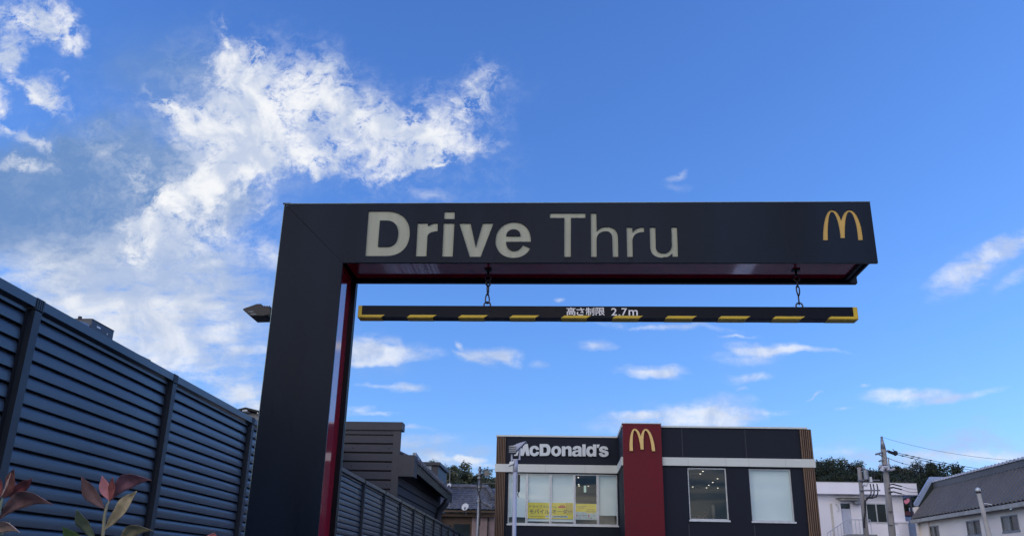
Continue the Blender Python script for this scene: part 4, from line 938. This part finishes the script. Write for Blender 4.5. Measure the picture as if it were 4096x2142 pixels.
for x0, x1 in ranges:
    # skyline row: crown tops reach the traced skyline
    x = x0
    while x < x1:
        Y = 225+rt.random()*12; top = onY(x, skyy(x)+rt.uniform(-2, 5), Y); s = rt.uniform(.75, 1.15)
        kind = rt.choice([0, 1, 2, 3, 4, 0, 1, 5, 6])
        if abs(x-3874) < 22: kind = 8; s = 1.05
        if 3375 < x < 3440 or abs(x-3287) < 20: kind = 5+rt.randint(0, 2)
        hh = {0: 7.3, 1: 7.3, 2: 8.6}[protos[kind][1]]*s
        plant(top.x, Y, top.z-hh, s, kind, 'trees on the wooded hill', LABS[protos[kind][1]])
        x += rt.uniform(34, 52)
    for Y, dy, st_ in ((212, 22, 46), (198, 48, 48), (184, 76, 52), (168, 104, 60), (154, 132, 66)):
        x = x0+rt.random()*20-10
        while x < x1:
            top = onY(x, skyy(x)*.3+1855*.7+dy+rt.uniform(-10, 10), Y); s = rt.uniform(.8, 1.2)*Y/200
            kind = rt.choice([0, 1, 2, 3, 4, 0, 2, 5]); hh = {0: 7.3, 1: 7.3, 2: 8.6}[protos[kind][1]]*s
            plant(top.x, Y+rt.uniform(-4, 4), top.z-hh, s, kind, 'trees on the wooded hill', LABS[protos[kind][1]])
            x += st_*rt.uniform(.8, 1.2)
# the lone bare-ish clump over the roof at the right
for x in (3990, 4016): 
    p = onY(x, 1846 if x == 4016 else 1876, 150); plant(p.x, 150, p.z-7.3*.55, .55, 6, 'trees on the wooded hill', LABS[1])

# ------------------------------------------------------------------ photinia shrub, front left
shrub = thing('photinia_shrub', 'photinia shrub with upright mauve, red and green young leaves in the foreground', 'shrub', (-.85, 1.6, 0))
def lm(nm, c): 
    return leaf_mat(nm, tuple(min(1, v*1.9+.02) for v in c), tuple(min(1, v*3.6+.05) for v in c), 28, .42, .22)
LM = dict(mauve=lm('mauve leaf', (.115, .068, .064)), pink=lm('pink leaf', (.24, .095, .09)), red=lm('red leaf', (.19, .060, .055)), plum=lm('plum leaf', (.15, .070, .085)),
          khaki=lm('khaki leaf', (.23, .20, .125)), grey=lm('grey green leaf', (.15, .17, .10)), green=lm('green leaf', (.065, .115, .03)), olive=lm('olive leaf', (.15, .14, .08)),
          tan=lm('tan leaf', (.26, .19, .15)), brown=lm('brown red leaf', (.12, .05, .042)))
def leaf(b, t, Yb, Yt, wpx, bend, mname, roll=0, fold=.35):
    P0 = onY(b[0], b[1], Yb); P1 = onY(t[0], t[1], Yt); ax = P1-P0; L_ = ax.length; ax.normalize()
    view = CF; side = ax.cross(view).normalized(); nrm = side.cross(ax).normalized()
    side = (side*math.cos(roll)+nrm*math.sin(roll)).normalized(); nrm = side.cross(ax).normalized()
    hw = wpx/FPX*((Yb+Yt)/2)*1.2/2; n = 14; m = 6; vs = []; fs = []
    bendv = ax.cross(view).normalized()*(bend*L_)
    for i in range(n+1):
        u = i/n; wd = hw*(math.sin(math.pi*u**1.08)**1.12)*(1-.12*u) if 0 < u < 1 else hw*.04
        c_ = P0+ax*(L_*u)+bendv*math.sin(math.pi*u)+nrm*(.06*L_*math.sin(math.pi*u))
        for j in range(-m//2, m//2+1):
            q = j/(m/2); vs.append(c_+side*(wd*q)+nrm*(-fold*wd*abs(q)**1.3+.07*wd*math.sin(u*16+q*2.5)+.05*wd*math.sin(u*7+q*5)))
    k = m+1
    for i in range(n):
        for j in range(m): a = i*k+j; fs.append((a, a+1, a+k+1, a+k))
    mb = MB(); mb.add(vs, fs); o = mb.build('leaf', LM[mname], shrub, smooth=True)
    so = o.modifiers.new('s', 'SOLIDIFY'); so.thickness = .0005
    return o
Yq = 1.5
leaf((421, 2035), (326, 1903), Yq, 1.47, 58, .07, 'mauve', .15)
leaf((436, 2002), (408, 1901), Yq, 1.49, 36, .03, 'pink', -.5)
leaf((438, 2006), (450, 1905), Yq-.01, 1.47, 34, -.03, 'red', .4)
leaf((444, 2000), (606, 1918), Yq, 1.46, 60, .17, 'plum', -.35)
leaf((413, 2122), (548, 1962), Yq, 1.42, 60, .03, 'khaki', .55)
leaf((382, 2160), (308, 2035), Yq, 1.44, 62, .05, 'grey', .3)
leaf((372, 2185), (250, 2104), Yq, 1.46, 52, .14, 'green', -.2)
leaf((470, 2185), (612, 2120), Yq, 1.45, 46, .14, 'olive', -.3)
leaf((845, 2175), (858, 2128), 1.7, 1.7, 46, .02, 'red', .2)
leaf((10, 1992), (57, 1872), Yq, 1.45, 60, -.04, 'brown', .4)
leaf((18, 1990), (130, 1912), Yq, 1.43, 40, -.02, 'red', -.4)
leaf((2, 1990), (44, 1890), 1.43, 1.40, 22, .02, 'tan', .9)
leaf((-12, 2085), (214, 2017), Yq, 1.42, 62, .14, 'mauve', -.2)
leaf((-40, 2150), (80, 2128), Yq, 1.42, 44, .10, 'tan', -.2)
leaf((-6, 2000), (-10, 1888), Yq, 1.47, 44, .0, 'red', .2)
leaf((-8, 2130), (40, 2085), Yq+.05, 1.6, 30, .1, 'grey', .2)
def P(x, y, Y): return onY(x, y, Y)
MB().tube([P(400, 2200, Yq), P(413, 2130, Yq), P(418, 2060, Yq), P(428, 2020, Yq), P(438, 1998, Yq)], [.0032, .0030, .0027, .0024, .0012], 8).build('stem', LM['olive'], shrub, smooth=True)
MB().tube([P(-20, 2120, Yq), P(-4, 2050, Yq), P(4, 2010, Yq), P(12, 1985, Yq)], [.0032, .0028, .0024, .0012], 8).build('stem', LM['grey'], shrub, smooth=True)
mb = MB(); rs = random.Random(5)
b1 = P(400, 2200, Yq); b2 = P(-20, 2120, Yq)
for b in (b1, b2, b1+Vector((.25, .1, -.12))):
    mb.tube([(b.x*.9-.05, 1.6, 0), (b.x-.02, 1.55, .7), tuple(b)], [.012, .008, .0032], 7)
mb.build('branches', LM['olive'], shrub)
mb = MB()
for k in range(520):
    z = rs.uniform(.25, 1.30); x = rs.uniform(-1.35, -.35); y = 1.6+rs.gauss(0, .16)
    p = Vector((x, y, z)); u = Vector((rs.gauss(0, 1), rs.gauss(0, 1), rs.gauss(.6, .6))).normalized(); v = u.cross(Vector((rs.gauss(0, 1), rs.gauss(0, 1), .1))).normalized()
    l = .045; mb.add([p, p+u*l*.6+v*l*.35, p+u*l*1.5, p+u*l*.6-v*l*.35], [(0, 1, 2, 3)])
mb.build('foliage', LM['green'], shrub)

# ------------------------------------------------------------------ light
SUN_EL = R(9.0); SUN_AZ = R(83)           # azimuth from +Y toward +X
sd = Vector((math.sin(SUN_AZ)*math.cos(SUN_EL), math.cos(SUN_AZ)*math.cos(SUN_EL), math.sin(SUN_EL)))
sun = bpy.data.lights.new('sun', 'SUN'); sun.energy = 2.0; sun.angle = R(.5); sun.color = (1, .86, .68)
so_ = bpy.data.objects.new('sun', sun); col.objects.link(so_); so_.rotation_euler = sd.to_track_quat('Z', 'Y').to_euler()

wld = bpy.data.worlds.new('World'); sc.world = wld; wld.use_nodes = True
nt = wld.node_tree; N = nt.nodes; Lk = nt.links
bg = N['Background']; bg.inputs['Strength'].default_value = .12
sky = N.new('ShaderNodeTexSky'); sky.sky_type = 'NISHITA'; sky.sun_disc = False; sky.sun_elevation = SUN_EL; sky.sun_rotation = SUN_AZ
sky.air_density = 1.0; sky.dust_density = .1; sky.ozone_density = 6
EXPO = 0.0
def math_(op, a, b=None, c=None, clamp=False):
    n = N.new('ShaderNodeMath'); n.operation = op; n.use_clamp = clamp
    for i, v in enumerate((a, b, c)):
        if v is None: continue
        if isinstance(v, (int, float)): n.inputs[i].default_value = v
        else: Lk.new(v, n.inputs[i])
    return n.outputs[0]
def vmath(op, a, b=None):
    n = N.new('ShaderNodeVectorMath'); n.operation = op
    for i, v in enumerate((a, b)):
        if v is None: continue
        if isinstance(v, (tuple, Vector)): n.inputs[i].default_value = tuple(v)
        else: Lk.new(v, n.inputs[i])
    return n
tc = N.new('ShaderNodeTexCoord'); dirv = tc.outputs['Generated']
# fixed chart of the sky (direction only): u along camera right, v along camera up
cf = vmath('DOT_PRODUCT', dirv, CF).outputs['Value']; cr_ = vmath('DOT_PRODUCT', dirv, CR).outputs['Value']; cu_ = vmath('DOT_PRODUCT', dirv, CU).outputs['Value']
cfm = math_('MAXIMUM', cf, .05)
u_ = math_('DIVIDE', cr_, cfm); v_ = math_('DIVIDE', cu_, cfm)
comb = N.new('ShaderNodeCombineXYZ'); Lk.new(u_, comb.inputs[0]); Lk.new(v_, comb.inputs[1]); uv = comb.outputs[0]
front = math_('GREATER_THAN', cf, .35)
# warp
def noise_(vec, scale, detail=8, rough=.55, dist=0, sx=1, sy=1, rot=0):
    mp = N.new('ShaderNodeMapping'); mp.inputs['Scale'].default_value = (sx, sy, 1); mp.inputs['Rotation'].default_value = (0, 0, rot); Lk.new(vec, mp.inputs['Vector'])
    n = N.new('ShaderNodeTexNoise'); n.inputs['Scale'].default_value = scale; n.inputs['Detail'].default_value = detail
    n.inputs['Roughness'].default_value = rough; n.inputs['Distortion'].default_value = dist; Lk.new(mp.outputs[0], n.inputs['Vector']); return n
w1 = noise_(uv, 9, 5, .55); w1c = vmath('SUBTRACT', w1.outputs['Color'], (.5, .5, .5)); ws = vmath('SCALE', w1c.outputs[0]); ws.inputs['Scale'].default_value = .085
w3 = noise_(uv, 34, 6, .6); w3c = vmath('SUBTRACT', w3.outputs['Color'], (.5, .5, .5)); ws3 = vmath('SCALE', w3c.outputs[0]); ws3.inputs['Scale'].default_value = .045
uvw = vmath('ADD', vmath('ADD', uv, ws.outputs[0]).outputs[0], ws3.outputs[0]).outputs[0]
def blobs(lst, vec, A=1.5):
    acc = None
    for (cx, cy, rx, ry, rot, amp) in lst:
        s = 4096/2576
        mp = N.new('ShaderNodeMapping'); mp.vector_type = 'TEXTURE'
        mp.inputs['Location'].default_value = ((cx*s-2048)/FPX, (1071-cy*s)/FPX, 0)
        mp.inputs['Rotation'].default_value = (0, 0, R(rot)); mp.inputs['Scale'].default_value = (rx*s/FPX*1.7, ry*s/FPX*1.7, 1)
        Lk.new(vec, mp.inputs['Vector'])
        g = N.new('ShaderNodeTexGradient'); g.gradient_type = 'SPHERICAL'; Lk.new(mp.outputs[0], g.inputs[0])
        acc = math_('MULTIPLY', g.outputs['Fac'], amp*A) if acc is None else math_('MULTIPLY_ADD', g.outputs['Fac'], amp*A, acc)
    return acc
BIG = [(612,160,62,55,0,.9),(650,240,95,85,0,.9),(700,310,160,85,0,.9),(800,200,80,45,-35,.55),(870,265,110,50,-28,.6),(950,335,150,45,-15,.9),(1060,372,140,36,0,.9),
 (1120,300,125,26,32,.5),(1190,240,52,26,50,.5),(455,292,90,18,-28,.8),(430,258,50,10,-22,.7),(560,330,150,55,-20,.7),(620,400,130,45,0,.7),(550,440,110,36,30,.8),(480,480,90,36,35,.8),
 (740,412,130,24,5,.6),(850,408,100,24,0,.5),(1000,430,95,12,8,.7),(1110,418,60,7,4,.6),(645,490,26,16,0,.4),(400,550,90,40,40,.8),(365,592,55,34,0,.8),(430,612,70,34,0,.7),(490,560,70,36,0,.5),
 (340,430,115,26,-38,.32),(570,52,18,10,0,.4),(575,100,40,10,-50,.45),
 (60,28,100,36,0,1.0),(130,50,70,34,-35,.8),(165,85,50,16,-40,.5),(15,112,28,38,0,.9),(10,155,40,22,-30,.8),(112,200,34,30,0,1.),(135,245,50,22,-50,.9),(82,215,46,12,-30,.7),(12,240,24,22,0,.9),
 (35,315,50,24,-35,.8),(90,352,44,12,-30,.6),(62,408,55,17,-5,.9)]
LOW = [(260,760,330,70,0,.22),(330,840,300,90,0,.30),(450,900,170,50,0,.35),(100,680,200,50,0,.3),(320,770,170,18,0,.8),(210,752,60,12,0,.6),(380,860,100,28,5,.8),(490,850,100,20,15,.8),(430,905,90,28,0,.7),(330,806,150,30,5,.7),(620,880,55,9,0,.6),(500,745,40,8,20,.5),(485,792,34,8,0,.5),
 (688,642,42,26,-25,.8),(535,660,40,10,0,.5),(610,985,60,20,0,.8),(640,1015,40,26,0,.7),(560,948,60,10,0,.5),
 (925,866,60,22,0,.95),(965,892,95,18,0,.85),(1015,884,45,16,10,.5),(930,908,60,10,0,.7),(1160,872,12,7,-40,.7),(1232,893,62,16,4,.85),(1272,905,24,10,-20,.6),(1185,905,40,6,-20,.5),
 (1030,976,40,10,0,.75),(938,972,34,5,0,.4),(888,1030,30,10,0,.5),(960,1040,42,4,0,.5),(1502,864,42,11,0,.45),(1360,920,30,8,0,.22),(1415,750,12,5,0,.5),
 (1640,930,62,12,0,.7),(1668,942,26,8,-20,.5),(1925,876,62,13,-4,.95),(2010,882,90,6,-2,.6),(1880,900,60,14,0,.4),(1680,822,130,6,-4,.5),(1860,845,40,3,0,.5),(1890,950,38,8,0,.6),(1865,962,26,10,0,.3),(1872,978,14,4,0,.6),
 (1610,1040,50,9,0,.7),(1780,1028,80,24,8,.8),(1700,1056,150,22,4,.7),(1850,1048,60,14,0,.6),(1930,1035,60,6,0,.3),(1100,492,46,12,-15,.42),(1692,440,30,7,20,.4),(1690,465,30,8,0,.22),
 (2300,998,85,16,0,.95),(2400,1000,90,8,10,.55),(2480,650,110,22,25,.7),(2425,705,60,24,32,.55),(2560,690,60,14,30,.4),(2560,610,60,20,20,.4),(2180,972,14,4,0,.6),(2052,995,12,3,30,.6),(2135,1025,20,4,0,.4),
 (1100,1158,120,14,0,.5),(1050,1108,70,12,4,.4),(1185,1155,26,8,0,1.3),(1160,1152,14,8,0,1.2),(2100,1130,60,10,0,.3),(2480,1150,200,16,0,.5),(1190,1170,60,5,0,.5),(1040,1072,50,5,-6,.4)]
nA = noise_(uv, 30, 10, .64, .5, 1, 1.35, R(-22)); nB = noise_(uv, 26, 10, .6, .3, 1, 2.6, 0)
w2 = noise_(uv, 22, 4, .5); w2c = vmath('SUBTRACT', w2.outputs['Color'], (.5, .5, .5)); ws2 = vmath('MULTIPLY', w2c.outputs[0], (.050, .022, 0)); uvw2 = vmath('ADD', uv, ws2.outputs[0]).outputs[0]
def ss(x, a, b):
    m = N.new('ShaderNodeMapRange'); m.interpolation_type = 'SMOOTHSTEP'; m.inputs[1].default_value = a; m.inputs[2].default_value = b; Lk.new(x, m.inputs[0]); return m.outputs[0]
BIG += [(300,330,240,190,0,.07),(260,640,330,110,0,.12),(150,430,220,90,0,.06),(560,560,130,120,30,.30),(1130,300,150,70,25,.30),(900,330,300,120,-15,.25),(760,150,160,50,-20,.12),(620,230,180,150,0,.2),(450,470,180,80,35,.20)]
SA = math_('MINIMUM', blobs(BIG, uvw, .80), 1.35); SB = math_('MINIMUM', blobs(LOW, uvw2), 1.5)
def soft(S, n, k=1.5, c=-.70, g=2.6):
    m = math_('MULTIPLY_ADD', S, .38, math_('MULTIPLY_ADD', n, g, c)); m = math_('MAXIMUM', m, 0.0)
    d = math_('POWER', math_('MULTIPLY', S, m), 1.25)
    return math_('SUBTRACT', 1.0, math_('EXPONENT', math_('MULTIPLY', d, -k)))
nC = noise_(uvw, 80, 8, .6, .6, 1, 1.6, R(-25)); nAC = math_('MULTIPLY_ADD', math_('SUBTRACT', nC.outputs['Fac'], .5), .55, nA.outputs['Fac'])
aA = soft(SA, nAC, 2.5, -1.55, 4.0)
aB = soft(SB, math_('MULTIPLY_ADD', math_('SUBTRACT', nC.outputs['Fac'], .5), .35, nB.outputs['Fac']), 1.25, -1.15, 3.6)
VD = [(120,520,330,140,0,.95),(350,170,220,110,0,.30),(500,170,140,90,0,.28),(250,450,260,110,0,.55),(480,390,200,110,0,.4),(60,600,200,60,0,.4)]
VL = [(200,690,360,95,0,.75),(600,310,260,150,0,.45),(420,800,260,110,0,.7),(560,480,130,130,0,.3),(300,620,180,60,0,.35),(500,640,200,60,0,.25),(1050,350,180,70,0,.22),(620,1000,90,70,0,.5),(1100,1140,240,50,0,.5),(930,885,120,50,0,.25),(1230,893,100,26,0,.15),(1700,1070,260,50,0,.35),(2350,1150,420,45,0,.6),(2480,670,190,60,22,.22),(1880,905,90,34,0,.22),(2320,1003,140,26,0,.2),(750,900,160,220,0,.12),(90,220,120,140,0,.12)]
nV = noise_(uv, 7, 6, .5)
aD = ss(math_('MULTIPLY', blobs(VD, uvw), math_('MULTIPLY_ADD', nV.outputs['Fac'], 1.2, .4)), .05, 1.2)
aL = ss(math_('MULTIPLY', blobs(VL, uvw), math_('MULTIPLY_ADD', nB.outputs['Fac'], 2.6, -.25)), .0, 1.45)
# unseen clouds behind the camera, brightened to light camera-facing surfaces
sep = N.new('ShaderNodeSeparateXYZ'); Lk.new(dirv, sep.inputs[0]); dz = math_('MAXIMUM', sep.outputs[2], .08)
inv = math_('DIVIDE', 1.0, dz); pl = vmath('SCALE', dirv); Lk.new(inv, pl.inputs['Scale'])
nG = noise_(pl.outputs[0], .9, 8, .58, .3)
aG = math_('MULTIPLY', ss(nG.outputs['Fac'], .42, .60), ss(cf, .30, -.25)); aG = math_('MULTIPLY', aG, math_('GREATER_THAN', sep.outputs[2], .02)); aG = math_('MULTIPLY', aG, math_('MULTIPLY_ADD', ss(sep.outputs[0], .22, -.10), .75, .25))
def mix(fac, a, b):
    m = N.new('ShaderNodeMix'); m.data_type = 'RGBA'; Lk.new(fac, m.inputs[0])
    for i, v in ((6, a), (7, b)):
        if isinstance(v, tuple): m.inputs[i].default_value = (*v, 1)
        else: Lk.new(v, m.inputs[i])
    return m.outputs[2]
# colour grade of the clear sky
sps = N.new('ShaderNodeSeparateXYZ'); Lk.new(sky.outputs[0], sps.inputs[0]); hs_ = N.new('ShaderNodeCombineXYZ')
for i_, (k_, g_) in enumerate(((1.22, 1.0), (.90, .95), (1.10, .85))):
    Lk.new(math_('MULTIPLY', math_('POWER', sps.outputs[i_], g_), k_), hs_.inputs[i_])
KC = 2.75
def kc(*c): return tuple(v*KC for v in c)
nS = noise_(uv, 17, 7, .55, .4)
wcol = mix(ss(nS.outputs['Fac'], .38, .60), kc(.56, .64, .81), kc(.93, .945, .97))
base = mix(math_('MULTIPLY', aD, front), hs_.outputs[0], kc(.15, .285, .57))
base = mix(math_('MULTIPLY', math_('MULTIPLY', aL, .85), front), base, kc(.44, .54, .74))
base = mix(math_('MULTIPLY', aA, front), base, wcol)
base = mix(math_('MULTIPLY', math_('MULTIPLY', aB, .80), front), base, wcol)
base = mix(math_('MULTIPLY', aG, .9), base, kc(4.4, 3.7, 2.9))  # rear clouds boosted and warmed to serve as added front fill
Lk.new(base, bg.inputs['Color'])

# ------------------------------------------------------------------ render settings
vs_ = sc.view_settings; vs_.view_transform = 'Standard'; vs_.look = 'None'; vs_.exposure = 1.60; vs_.gamma = 1; vs_.use_curve_mapping = False
sc.render.engine = 'CYCLES'; cy = sc.cycles; cy.use_denoising = True; cy.max_bounces = 5; cy.diffuse_bounces = 3; cy.transparent_max_bounces = 12
cy.sample_clamp_indirect = 6; cy.caustics_reflective = False; cy.caustics_refractive = False
sc.render.film_transparent = False
for o in bpy.data.objects:
    if '_pi' in o: del o['_pi']
